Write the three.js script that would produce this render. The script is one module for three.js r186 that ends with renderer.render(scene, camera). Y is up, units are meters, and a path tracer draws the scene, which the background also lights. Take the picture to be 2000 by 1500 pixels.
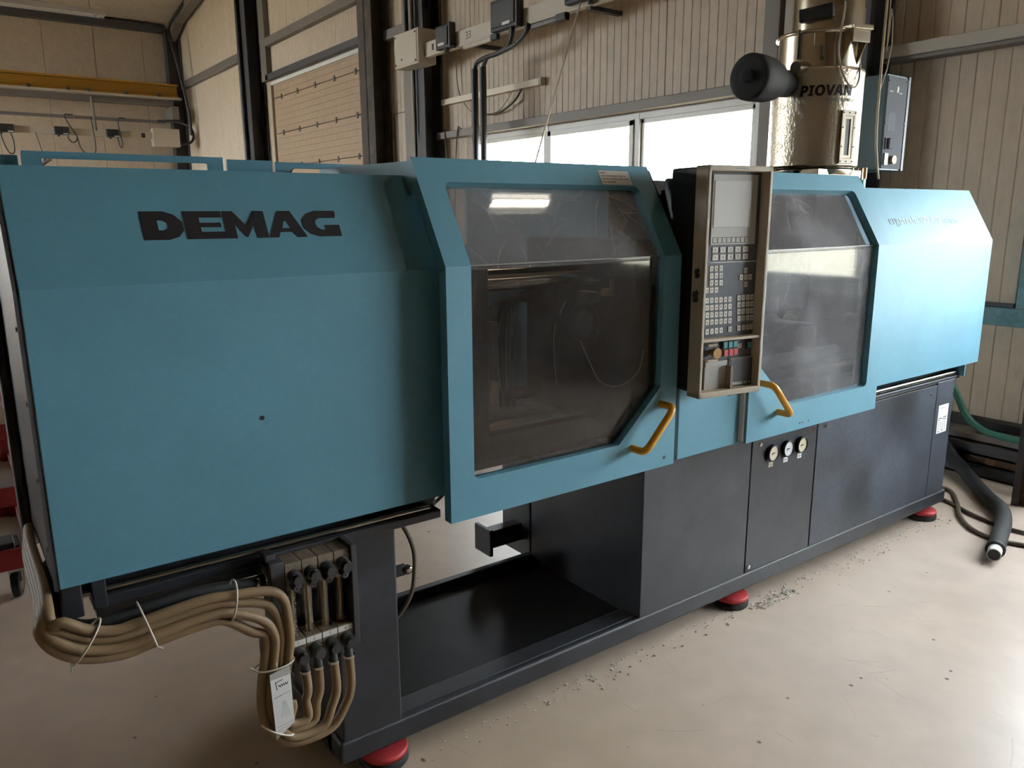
import * as THREE from 'three';
import { RoundedBoxGeometry } from 'three/addons/geometries/RoundedBoxGeometry.js';
import { TextGeometry } from 'three/addons/geometries/TextGeometry.js';
import { FontLoader } from 'three/addons/loaders/FontLoader.js';
import { mergeGeometries } from 'three/addons/utils/BufferGeometryUtils.js';
import { RectAreaLightUniformsLib } from 'three/addons/lights/RectAreaLightUniformsLib.js';

// ------------------------------------------------------------------ camera, sky, lights, exposure
const scene = new THREE.Scene();
const camera = new THREE.PerspectiveCamera(2 * Math.atan(750 / 1530.15) * 180 / Math.PI, 4 / 3, 0.05, 120);
{
  const yaw = 0.631, pitch = 0.2144, roll = -0.0053;
  camera.position.set(-0.1311, 1.65, 1.8565);
  camera.lookAt(-0.1311 + Math.sin(yaw) * Math.cos(pitch), 1.65 - Math.sin(pitch), 1.8565 - Math.cos(yaw) * Math.cos(pitch));
  camera.rotateZ(roll);
}
const renderer = new THREE.WebGLRenderer({ antialias: true });
renderer.toneMapping = THREE.LinearToneMapping;
renderer.toneMappingExposure = 0.74;
renderer.shadowMap.enabled = true;
RectAreaLightUniformsLib.init();
scene.background = new THREE.Color(0.86, 0.94, 1.0);       // flat overcast daylight outside
scene.backgroundIntensity = 45;

const CEIL = 4.98;                                          // height of the hanging lamps
const LAMP_POWER = 190;

// ------------------------------------------------------------------ helpers
let seed = 7;
const rnd = () => { seed = (seed * 1664525 + 1013904223) % 4294967296; return seed / 4294967296; };
const rr = (a, b) => a + (b - a) * rnd();
function valueNoise(period, s0) {                           // tiling value noise on [0,1)
  let s = s0; const r = () => { s = (s * 1664525 + 1013904223) % 4294967296; return s / 4294967296; };
  const g = new Float32Array(period * period).map(r);
  return (u, v) => {
    const x = (u - Math.floor(u)) * period, y = (v - Math.floor(v)) * period;
    const i = Math.floor(x) % period, j = Math.floor(y) % period, fx = x - Math.floor(x), fy = y - Math.floor(y);
    const a = fx * fx * (3 - 2 * fx), b = fy * fy * (3 - 2 * fy), i1 = (i + 1) % period, j1 = (j + 1) % period;
    return (g[j * period + i] * (1 - a) + g[j * period + i1] * a) * (1 - b) + (g[j1 * period + i] * (1 - a) + g[j1 * period + i1] * a) * b;
  };
}
function fbm(p0, oct, s0, gain = 0.5) {
  const L = []; for (let k = 0; k < oct; k++) L.push(valueNoise(p0 * 2 ** k, s0 + k * 101));
  return (u, v) => { let s = 0, a = 1, t = 0; for (const n of L) { s += a * n(u, v); t += a; a *= gain; } return s / t; };
}
function dataTex(n, fn, srgb) {
  const d = new Uint8Array(n * n * 4);
  for (let j = 0; j < n; j++) for (let i = 0; i < n; i++) {
    const c = fn(i / n, j / n, i, j), k = (j * n + i) * 4;
    d[k] = Math.max(0, Math.min(255, c[0] * 255)); d[k + 1] = Math.max(0, Math.min(255, c[1] * 255)); d[k + 2] = Math.max(0, Math.min(255, c[2] * 255)); d[k + 3] = 255;
  }
  const t = new THREE.DataTexture(d, n, n); t.wrapS = t.wrapT = THREE.RepeatWrapping; t.magFilter = THREE.LinearFilter;
  if (srgb) t.colorSpace = THREE.SRGBColorSpace; t.needsUpdate = true; return t;
}
function canvasTex(w, h, draw) {
  const c = document.createElement('canvas'); c.width = w; c.height = h; const g = c.getContext('2d'); draw(g, w, h);
  const t = new THREE.CanvasTexture(c); t.colorSpace = THREE.SRGBColorSpace; return t;
}
function rep(t, x, y = x) { const c = t.clone(); c.repeat.set(x, y); c.needsUpdate = true; return c; }
const std = (o) => new THREE.MeshStandardMaterial(o);
const phys = (o) => new THREE.MeshPhysicalMaterial(o);
const lin = (r, g, b) => new THREE.Color().setRGB(r, g, b);

function uvBox(g) {                                          // uv in metres from the faces' own directions
  const p = g.attributes.position, n = g.attributes.normal, uv = new Float32Array(p.count * 2);
  for (let i = 0; i < p.count; i++) {
    const ax = Math.abs(n.getX(i)), ay = Math.abs(n.getY(i)), az = Math.abs(n.getZ(i));
    let u, v;
    if (ay >= ax && ay >= az) { u = p.getX(i); v = p.getZ(i); } else if (ax >= az) { u = p.getZ(i); v = p.getY(i); } else { u = p.getX(i); v = p.getY(i); }
    uv[2 * i] = u; uv[2 * i + 1] = v;
  }
  g.setAttribute('uv', new THREE.BufferAttribute(uv, 2)); return g;
}
function bx(x0, x1, y0, y1, z0, z1, r = 0) {
  const w = x1 - x0, h = y1 - y0, d = z1 - z0;
  const g = r > 0 ? new RoundedBoxGeometry(w, h, d, 2, Math.min(r, w / 2.01, h / 2.01, d / 2.01)) : new THREE.BoxGeometry(w, h, d).toNonIndexed();
  g.translate((x0 + x1) / 2, (y0 + y1) / 2, (z0 + z1) / 2); return uvBox(g);
}
function poly(pts) { const s = new THREE.Shape(); pts.forEach(([x, y], i) => i ? s.lineTo(x, y) : s.moveTo(x, y)); s.closePath(); return s; }
function ext(pts, depth, holes = [], bevel = 0) {            // extruded along +z from z = 0
  const s = pts instanceof THREE.Shape ? pts : poly(pts); holes.forEach((h) => s.holes.push(h instanceof THREE.Path ? h : new THREE.Path(poly(h).getPoints())));
  return new THREE.ExtrudeGeometry(s, { depth, bevelEnabled: bevel > 0, bevelSize: bevel, bevelThickness: bevel, bevelSegments: 2, bevelOffset: -bevel, curveSegments: 10 });
}
function extX(zy, x0, x1, bevel = 0) {                       // profile given as [z, y], swept along x
  const g = ext(zy.map(([z, y]) => [-z, y]), x1 - x0 - 2 * bevel, [], bevel); g.translate(0, 0, bevel); g.rotateY(Math.PI / 2); g.translate(x0, 0, 0); return uvBox(g);
}
const V = (a) => new THREE.Vector3(...a);
function tube(pts, r, seg = 0, rad = 10, tension = 0.5) {
  const c = new THREE.CatmullRomCurve3(pts.map(V), false, 'catmullrom', tension); const len = c.getLength();
  const g = new THREE.TubeGeometry(c, seg || Math.max(8, Math.ceil(pts.length * 7)), r, rad, false);
  const uv = g.attributes.uv; for (let i = 0; i < uv.count; i++) uv.setXY(i, uv.getX(i) * len, uv.getY(i)); return g;
}
function rod(a, b, r, rad = 14) {
  const A = V(a), B = V(b), d = B.clone().sub(A), g = new THREE.CylinderGeometry(r, r, d.length(), rad);
  g.applyQuaternion(new THREE.Quaternion().setFromUnitVectors(new THREE.Vector3(0, 1, 0), d.clone().normalize())); g.translate(...A.add(B).multiplyScalar(0.5).toArray()); return g;
}
function disc(c, axis, r, h, rad = 24) { const a = V(axis).normalize().multiplyScalar(h / 2), C = V(c); return rod(C.clone().sub(a).toArray(), C.clone().add(a).toArray(), r, rad); }
function lathe(pts, seg = 64) { return new THREE.LatheGeometry(pts.map(([r, y]) => new THREE.Vector2(r, y)), seg); }
function merge(list) {
  return mergeGeometries(list.map((g) => { const n = g.index ? g.toNonIndexed() : g; for (const k of Object.keys(n.attributes)) if (!['position', 'normal', 'uv'].includes(k)) n.deleteAttribute(k); return n; }));
}
const taken = {};
function numbered(n) { if (!(n in taken)) { taken[n] = 0; return n; } taken[n]++; return n + '_' + String(taken[n]).padStart(3, '0'); }
function mesh(name, g, m, parent) {
  const o = new THREE.Mesh(Array.isArray(g) ? merge(g) : g, m); o.castShadow = o.receiveShadow = true;
  o.name = parent ? name : numbered(name); (parent || scene).add(o); return o;
}
function thing(name, label, category, group, pos) {
  const o = new THREE.Group(); o.name = numbered(name); o.userData = { label, category }; if (group) o.userData.group = group; if (pos) o.position.set(...pos); scene.add(o); return o;
}
function single(name, g, m, label, category, group) { const o = mesh(name, g, m); o.userData = { label, category }; if (group) o.userData.group = group; return o; }
function part(name, parent) { const o = new THREE.Group(); o.name = name; parent.add(o); return o; }
function structG(name) { const o = new THREE.Group(); o.name = name; o.userData = { kind: 'structure' }; scene.add(o); return o; }
function struct(name, g, m) { const o = mesh(name, g, m); o.userData = { kind: 'structure' }; return o; }
const font = await new FontLoader().loadAsync('fonts/droid/droid_sans_bold.typeface.json');
const fontR = await new FontLoader().loadAsync('fonts/droid/droid_sans_regular.typeface.json');

// ------------------------------------------------------------------ textures and materials
const nA = fbm(6, 5, 11), nB = fbm(24, 4, 77), nC = fbm(90, 3, 5), nD = fbm(3, 4, 400);
const T = {};
T.floor = dataTex(2048, (u, v) => {
  const b = nD(u, v), m = nA(u, v), f = nC(u, v);
  let k = 0.86 + 0.16 * (b - 0.5) + 0.16 * (m - 0.5) + 0.07 * (f - 0.5);
  const warm = 0.5 + 1.4 * (nA(v + 0.3, u + 0.7) - 0.5);
  return [k * 0.935, k * (0.845 + 0.012 * (1 - warm)), k * (0.735 + 0.06 * (1 - warm))];
}, true);
{ // scuffs, hairlines and specks on the floor coating
  const d = T.floor.image.data, n = 2048;
  const put = (x, y, a) => { const k = (((y + n * 4) % n | 0) * n + ((x + n * 4) % n | 0)) * 4; for (let c = 0; c < 3; c++) d[k + c] *= 1 - a; };
  for (let s = 0; s < 800; s++) {
    let x = rr(0, n), y = rr(0, n), a = rr(0, 6.28), L = rr(4, 40), da = rr(-0.01, 0.01), st = rr(0.02, 0.11);
    for (let i = 0; i < L; i++) { x += Math.cos(a); y += Math.sin(a); a += da; put(x, y, st); }
  }
  for (let s = 0; s < 700; s++) { const x = rr(0, n), y = rr(0, n), r = rr(0.5, 1.7), st = rr(0.25, 0.75); for (let i = -2; i <= 2; i++) for (let j = -2; j <= 2; j++) if (i * i + j * j <= r * r) put(x + i, y + j, st); }
}
T.floorRough = dataTex(512, (u, v) => { const k = 0.30 + 0.14 * nA(u, v) + 0.06 * (nC(u, v) - 0.5); return [k, k, k]; });
T.wall = dataTex(512, (u, v) => { const k = 0.93 + 0.09 * (nB(u, v) - 0.5) + 0.06 * (valueWall(u, v) - 0.5); return [k, k * 0.995, k * 0.985]; }, true);
function valueWall(u, v) { return nC(u * 2, v * 0.25); }
T.paint = dataTex(512, (u, v) => { const k = 0.95 + 0.07 * (nA(u, v) - 0.5) + 0.03 * (nC(u, v) - 0.5); return [k * 0.985, k, k]; }, true);
T.grime = dataTex(512, (u, v) => { const k = 0.78 + 0.3 * (nA(u, v) - 0.5) + 0.14 * (nB(u, v) - 0.5); return [k, k, k]; }, true);
T.smudge = dataTex(512, (u, v) => { const w = nD(u + 0.06 * nB(v, u), v), k = 0.62 + 0.75 * (w - 0.45) + 0.16 * (nC(u, v) - 0.5); return [k, k, k]; }, true);
T.fine = dataTex(256, (u, v) => { const k = nC(u, v); return [k, k, k]; });
T.hammer = dataTex(512, (u, v) => { const k = 0.55 * nB(u, v) + 0.45 * nA(u, v); return [k, k, k]; });
T.rust = dataTex(256, (u, v) => { const k = nA(u, v), r = k > 0.52 ? 1 : 0.6; return [0.75 * r + 0.2 * k, 0.66 * r + 0.12 * k, 0.6 * r]; }, true);
T.braid = dataTex(256, (u, v) => {
  const a = Math.abs(((u * 12 + v * 6) % 1 + 1) % 1 - 0.5) * 2, b = Math.abs(((u * 12 - v * 6) % 1 + 1) % 1 - 0.5) * 2;
  const k = (a > 0.62 || b > 0.62) ? 1 : 0.5; return [k, k * 0.95, k * 0.86];
}, true);
T.dust1 = dataTex(1024, (u, v) => { const s = 1 - 0.012 - 0.07 * Math.max(0, nA(u, v) - 0.4) - 0.05 * Math.max(0, nB(u * 3, v * 0.4) - 0.5); return [s, s, s]; });
T.dust2 = dataTex(1024, (u, v) => { const s = 1 - 0.06 - 0.35 * Math.max(0, nA(u, v) - 0.42) - 0.16 * Math.max(0, nB(u * 0.7, v * 2) - 0.5); return [s, s, s]; });
for (const [t, cnt, amp] of [[T.dust1, 150, 0.16], [T.dust2, 260, 0.34]]) { // scratches worn into the plastic
  const d = t.image.data, n = 1024;
  for (let s = 0; s < cnt; s++) {
    let x = rr(0, n), y = rr(0, n), a = rnd() < 0.6 ? rr(1.3, 1.8) : rr(0, 6.28), da = rr(-0.006, 0.006), L = rr(20, 160), st = rr(0.08, amp);
    for (let i = 0; i < L; i++) { x += Math.cos(a); y += Math.sin(a); a += da; const k = (((y + n * 2) % n | 0) * n + ((x + n * 2) % n | 0)) * 4; for (let c = 0; c < 3; c++) d[k + c] *= 1 - st; }
  }
}

const M = {
  floor: std({ map: rep(T.floor, 1 / 8), color: lin(0.93, 0.92, 0.93), roughness: 1, roughnessMap: rep(T.floorRough, 1 / 3.1) }),
  wall: std({ map: rep(T.wall, 1 / 1.7), color: lin(0.60, 0.49, 0.37), roughness: 0.5 }),
  ceiling: std({ map: rep(T.wall, 1 / 2.3), color: lin(0.53, 0.45, 0.35), roughness: 0.7 }),
  steel: std({ color: lin(0.165, 0.145, 0.125), roughness: 0.55, metalness: 0.25 }),
  steelDark: std({ color: lin(0.055, 0.053, 0.056), roughness: 0.55, metalness: 0.2 }),
  steelBeige: std({ color: lin(0.42, 0.38, 0.32), roughness: 0.6 }),
  rusty: std({ map: rep(T.grime, 1 / 0.9), color: lin(0.115, 0.092, 0.072), roughness: 0.8 }),
  doorPanel: std({ map: rep(T.wall, 1 / 1.3), color: lin(0.44, 0.315, 0.21), roughness: 0.45 }),
  frameWhite: std({ color: lin(0.74, 0.71, 0.66), roughness: 0.4 }),
  straw: std({ map: rep(T.grime, 1 / 3), color: lin(0.50, 0.43, 0.29), roughness: 0.95 }),
  glass: phys({ color: lin(0.97, 0.98, 0.98), transmission: 1, thickness: 0, roughness: 0.02, ior: 1.5 }),
  teal: std({ map: rep(T.paint, 1 / 0.9), color: lin(0.128, 0.322, 0.415), roughness: 0.52, bumpMap: rep(T.fine, 8), bumpScale: 0.00015 }),
  tealInside: std({ color: lin(0.09, 0.26, 0.28), roughness: 0.5 }),
  tealDark: std({ color: lin(0.012, 0.045, 0.056), roughness: 0.4 }),
  anthracite: std({ map: rep(T.grime, 1 / 0.7), color: lin(0.042, 0.047, 0.058), roughness: 0.40, bumpMap: rep(T.fine, 6), bumpScale: 0.0002 }),
  anthraciteDusty: std({ map: rep(T.smudge, 1 / 1.1), color: lin(0.085, 0.102, 0.130), roughness: 0.42, bumpMap: rep(T.fine, 6), bumpScale: 0.0002 }),
  pan: phys({ map: rep(T.grime, 1 / 0.6), color: lin(0.022, 0.022, 0.024), roughness: 0.42, specularIntensity: 0.35 }),
  black: std({ color: lin(0.012, 0.012, 0.013), roughness: 0.5 }),
  rubber: std({ color: lin(0.016, 0.016, 0.017), roughness: 0.75 }),
  chrome: std({ color: lin(0.72, 0.70, 0.66), roughness: 0.18, metalness: 1 }),
  endPlate: std({ map: rep(T.grime, 1 / 0.9), color: lin(0.16, 0.155, 0.16), roughness: 0.32, metalness: 0.6 }),
  grease: std({ map: rep(T.grime, 1 / 0.3), color: lin(0.06, 0.045, 0.036), roughness: 0.45, metalness: 0.3 }),
  brass: std({ color: lin(0.42, 0.27, 0.13), roughness: 0.35, metalness: 0.9 }),
  yellow: std({ color: lin(0.62, 0.29, 0.015), roughness: 0.35 }),
  crane: std({ map: rep(T.paint, 1), color: lin(0.36, 0.165, 0.010), roughness: 0.45 }),
  inox: std({ color: lin(0.66, 0.57, 0.45), roughness: 0.24, metalness: 1, map: rep(T.paint, 2) }),
  inoxHammer: std({ color: lin(0.70, 0.61, 0.48), roughness: 0.36, metalness: 1, bumpMap: rep(T.hammer, 6), bumpScale: 0.0032 }),
  satin: std({ color: lin(0.36, 0.31, 0.24), roughness: 0.5, metalness: 0.4 }),
  beige: std({ map: rep(T.paint, 5), color: lin(0.58, 0.475, 0.35), roughness: 0.5 }),
  beigeWorn: std({ map: rep(T.grime, 4), color: lin(0.40, 0.29, 0.19), roughness: 0.55 }),
  keyboard: std({ color: lin(0.085, 0.09, 0.10), roughness: 0.4 }),
  bezel: std({ color: lin(0.50, 0.48, 0.44), roughness: 0.4 }),
  screen: std({ color: lin(0.74, 0.71, 0.68), roughness: 0.25 }),
  key: std({ color: lin(0.66, 0.63, 0.57), roughness: 0.5 }),
  keyDark: std({ color: lin(0.03, 0.03, 0.034), roughness: 0.5 }),
  teButton: std({ color: lin(0.10, 0.34, 0.36), roughness: 0.45 }),
  redButton: std({ color: lin(0.62, 0.10, 0.11), roughness: 0.45 }),
  clear: phys({ color: lin(0.86, 0.80, 0.68), transmission: 0.85, thickness: 0, roughness: 0.08, ior: 1.45 }),
  red: std({ color: lin(0.30, 0.022, 0.024), roughness: 0.4 }),
  redPad: std({ color: lin(0.50, 0.045, 0.05), roughness: 0.5 }),
  hose: std({ map: rep(T.braid, 26, 3), color: lin(0.29, 0.21, 0.125), roughness: 0.62 }),
  tie: std({ color: lin(0.62, 0.56, 0.46), roughness: 0.5 }),
  paper: std({ color: lin(0.78, 0.77, 0.75), roughness: 0.7 }),
  knob: std({ color: lin(0.035, 0.034, 0.034), roughness: 0.42 }),
  block: std({ map: rep(T.grime, 5), color: lin(0.33, 0.26, 0.18), roughness: 0.5 }),
  trunk: std({ color: lin(0.56, 0.49, 0.39), roughness: 0.45 }),
  duct: std({ color: lin(0.80, 0.70, 0.55), roughness: 0.5 }),
  cord: std({ color: lin(0.10, 0.075, 0.05), roughness: 0.6 }),
  rope: std({ color: lin(0.45, 0.39, 0.30), roughness: 0.5 }),
  green: std({ color: lin(0.03, 0.14, 0.095), roughness: 0.5 }),
  greenPipe: std({ color: lin(0.16, 0.40, 0.35), roughness: 0.4 }),
  wood: std({ map: rep(T.rust, 2), color: lin(0.20, 0.125, 0.06), roughness: 0.7 }),
  white: std({ color: lin(0.78, 0.77, 0.74), roughness: 0.45 }),
  greyFace: phys({ color: lin(0.12, 0.13, 0.148), specularIntensity: 0.25, roughness: 0.8 }),
  ink: std({ color: lin(0.012, 0.010, 0.012), roughness: 0.5 }),
  inkFaded: std({ color: lin(0.30, 0.50, 0.53), roughness: 0.5 }),
  inkGrey: std({ color: lin(0.12, 0.20, 0.21), roughness: 0.5 }),
  cloth: std({ color: lin(0.55, 0.48, 0.36), roughness: 0.9 }),
};
M.pane1 = phys({ color: lin(0.66, 0.63, 0.61), transmission: 1, transmissionMap: T.dust1, thickness: 0, roughness: 0.05, ior: 1.5 });
M.pane1Upper = phys({ color: lin(0.66, 0.65, 0.65), transmission: 0.88, transmissionMap: T.dust2, thickness: 0, roughness: 0.025, ior: 1.5 });
M.pane2 = phys({ color: lin(0.85, 0.86, 0.88), transmission: 1, transmissionMap: T.dust2, thickness: 0, roughness: 0.06, ior: 1.5 });

// ------------------------------------------------------------------ the hall
const XW = 5.4, ZB = -19.6, ZF = 15, XL = -8, EAVE = 6.1, RISE = 0.134, RIDGE = (ZB + ZF) / 2;
const W3 = [-18.9, -13.0], WT3 = 5.0, WS = 1.06, WT = 2.57;                // window band of the left wall, sill and head
const roofY = (z) => EAVE + RISE * (z < RIDGE ? z - ZB : ZF - z);
{
  const f = struct('floor', bx(XL - 0.3, XW + 0.3, -0.15, 0, ZB - 0.3, ZF + 0.3), M.floor);
  for (const [n, z0, z1] of [['ceiling', ZB - 0.2, RIDGE], ['ceiling', RIDGE, ZF + 0.2]])
    struct(n, extX([[z0, roofY(z0)], [z1, roofY(z1)], [z1, roofY(z1) + 0.15], [z0, roofY(z0) + 0.15]], XL - 0.3, XW + 0.3), M.ceiling);
  { // left wall with a long window band towards the back of the hall
    const top = (z0, z1) => [[z0, WT3], [z1, WT3], [z1, roofY(z1)], ...(z0 < RIDGE && z1 > RIDGE ? [[RIDGE, roofY(RIDGE)]] : []), [z0, roofY(z0)]];
    struct('wall_left', [bx(XL - 0.15, XL, 0, WS, ZB, ZF), extX(top(ZB, ZF), XL - 0.15, XL), bx(XL - 0.15, XL, WS, WT3, ZB, W3[0]), bx(XL - 0.15, XL, WS, WT3, W3[1], ZF)], M.wall);
  }
  struct('wall_front', bx(XL, XW, 0, EAVE + 0.02, ZF, ZF + 0.15), M.wall);
}
struct('ground', [bx(XW + 0.32, 70, -0.35, -0.25, -60, 60), bx(-70, XL - 0.32, -0.35, -0.25, -60, 60)], M.straw);   // dry field outside the windows
// right wall: ribbed sandwich panels around the door and the window openings
const G0 = -13.32, G1 = -9.34, GT = 4.08;                    // sectional door opening
const W1 = [-6.52, -2.30], W2 = [0.14, 4.1], WS1 = 1.7;          // openings along z; the first window sits higher
function ribPanel(z0, z1, y0, top) {                         // grooved face of one wall panel, facing -x
  const zs = [], n = Math.max(1, Math.round((z1 - z0) / 0.1)), st = (z1 - z0) / n;
  zs.push([z0, 0.012], [z0 + 0.006, 0]);
  for (let i = 1; i < n; i++) { const z = z0 + i * st; zs.push([z - 0.006, 0], [z, 0.0045], [z + 0.006, 0]); }
  zs.push([z1 - 0.006, 0], [z1, 0.012]);
  const pos = [], uv = [];
  for (let i = 0; i + 1 < zs.length; i++) {
    const [a, da] = zs[i], [b, db] = zs[i + 1], ta = top(a), tb = top(b);
    const A = [XW + da, y0, a], B = [XW + db, y0, b], C = [XW + db, tb, b], D = [XW + da, ta, a];
    for (const P of [A, B, C, A, C, D]) { pos.push(...P); uv.push(P[2], P[1]); }
  }
  const g = new THREE.BufferGeometry(); g.setAttribute('position', new THREE.Float32BufferAttribute(pos, 3)); g.setAttribute('uv', new THREE.Float32BufferAttribute(uv, 2)); g.computeVertexNormals(); return g;
}
{
  const wr = structG('wall_right');
  const areas = [[ZB, G0, 0], [G1, W1[0], 0], [W1[1], W2[0], 0], [W2[1], ZF, 0], [G0, G1, GT], [W1[0], W1[1], WT], [W2[0], W2[1], WT]];
  const core = [];
  const R = (z) => roofY(z) - 0.002;
  for (const [z0, z1, y0] of areas) {
    const n = Math.max(1, Math.round((z1 - z0) / 1.03));
    for (let i = 0; i < n; i++) mesh('panel', ribPanel(z0 + (z1 - z0) * i / n, z0 + (z1 - z0) * (i + 1) / n, y0, R), M.wall, wr);
    const mid = z0 < RIDGE && z1 > RIDGE ? [[RIDGE, R(RIDGE)]] : [];
    core.push(extX([[z0, y0], [z1, y0], [z1, R(z1)], ...mid, [z0, R(z0)]], XW + 0.013, XW + 0.12));
  }
  for (const [z0, z1, ys] of [[...W1, WS1], [...W2, WS]]) {
    const n = Math.max(1, Math.round((z1 - z0) / 1.03));
    for (let i = 0; i < n; i++) mesh('panel', ribPanel(z0 + (z1 - z0) * i / n, z0 + (z1 - z0) * (i + 1) / n, 0, () => ys), M.wall, wr);
    core.push(bx(XW + 0.013, XW + 0.12, 0, ys, z0, z1));
  }
  mesh('core', core, M.wall, wr);
  const wb = structG('wall_back');                            // panels one metre wide, joints between them
  for (let x = XL; x < XW - 0.01; x += 1.05) mesh('panel', bx(x + 0.004, Math.min(XW, x + 1.05) - 0.004, 0, EAVE, ZB - 0.1, ZB, 0.006), M.wall, wb);
  mesh('core', bx(XL, XW, 0, EAVE, ZB - 0.2, ZB - 0.08), M.steel, wb);
}
// windows of the right wall
function windowUnit(name, z0, z1, splits, ws) {
  const w = structG(name), x0 = XW + 0.0, x1 = XW + 0.075, f = 0.06;
  mesh('window_frame', [bx(x0, x1, WT - f, WT, z0, z1, 0.006), bx(x0, x1, ws, ws + f, z0, z1, 0.006), bx(x0, x1, ws, WT, z0, z0 + f, 0.006), bx(x0, x1, ws, WT, z1 - f, z1, 0.006)], M.frameWhite, w);
  const edges = [z0 + f, ...splits, z1 - f];
  splits.forEach((s) => mesh('mullion', bx(x0 - 0.004, x1, ws, WT, s - 0.035, s + 0.035, 0.006), M.frameWhite, w));
  for (let i = 0; i + 1 < edges.length; i++) {
    const a = edges[i] + (i ? 0.035 : 0), b = edges[i + 1] - (i + 2 < edges.length ? 0.035 : 0), open = i === 1;
    const s = open ? 0.055 : 0.04, xs = open ? x0 - 0.018 : x0 + 0.02;
    mesh('sash', [bx(xs, xs + 0.05, WT - f - s, WT - f + 0.002, a, b, 0.004), bx(xs, xs + 0.05, ws + f - 0.002, ws + f + s, a, b, 0.004), bx(xs, xs + 0.05, ws + f, WT - f, a, a + s, 0.004), bx(xs, xs + 0.05, ws + f, WT - f, b - s, b, 0.004)], M.frameWhite, w);
    mesh('pane', bx(x0 + 0.04, x0 + 0.044, ws + f + s * 0.5, WT - f - s * 0.5, a + s * 0.5, b - s * 0.5), M.glass, w);
  }
  mesh('sill', bx(XW - 0.05, XW + 0.07, ws - 0.03, ws, z0 - 0.03, z1 + 0.03, 0.005), M.frameWhite, w);
}
windowUnit('window_1', W1[0], W1[1], [-5.055, -3.69], WS1);
windowUnit('window_2', W2[0], W2[1], [1.4, 2.65], WS);
{
  const w = structG('window_3'), n = 4, st = (W3[1] - W3[0]) / n;
  for (let i = 0; i <= n; i++) mesh('mullion', bx(XL - 0.09, XL - 0.02, WS, WT3, W3[0] + i * st - 0.04, W3[0] + i * st + 0.04, 0.006), M.frameWhite, w);
  for (const y of [WS + 0.03, WT3 - 0.03]) mesh('window_frame', bx(XL - 0.09, XL - 0.02, y - 0.03, y + 0.03, W3[0], W3[1], 0.006), M.frameWhite, w);
  for (let i = 0; i < n; i++) mesh('pane', bx(XL - 0.06, XL - 0.056, WS + 0.06, WT3 - 0.06, W3[0] + i * st + 0.04, W3[0] + (i + 1) * st - 0.04), M.glass, w);
}
// sectional door
{
  const d = structG('door_1'); const ys = [0, 0.62, 1.26, 1.9, 2.53, 3.14, 3.775, GT];
  for (let i = 0; i + 1 < ys.length; i++) {
    const rib = []; const n = Math.max(1, Math.round((ys[i + 1] - ys[i]) / 0.105)), st = (ys[i + 1] - ys[i] - 0.012) / n;
    for (let k = 0; k < n; k++) rib.push(bx(XW + 0.04, XW + 0.1, ys[i] + 0.006 + k * st + 0.003, ys[i] + 0.006 + (k + 1) * st - 0.003, G0 + 0.03, G1 - 0.03, 0.003));
    rib.push(bx(XW + 0.046, XW + 0.1, ys[i] + 0.006, ys[i + 1] - 0.006, G0 + 0.03, G1 - 0.03));
    mesh('section', rib, M.doorPanel, d);
    if (i) for (let k = 0; k < 5; k++) { const z = G0 + 0.42 + k * (G1 - G0 - 0.84) / 4; mesh('hinge', [bx(XW + 0.025, XW + 0.045, ys[i] - 0.045, ys[i] + 0.045, z - 0.03, z + 0.03, 0.005), disc([XW + 0.03, ys[i], z], [0, 0, 1], 0.012, 0.09, 8)], M.steel, d); }
  }
  mesh('backing', bx(XW + 0.1, XW + 0.12, 0, GT, G0 - 0.02, G1 + 0.02), M.doorPanel, d);
  mesh('top_seal', bx(XW + 0.0, XW + 0.05, GT - 0.07, GT - 0.005, G0, G1, 0.008), M.frameWhite, d);
}
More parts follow.
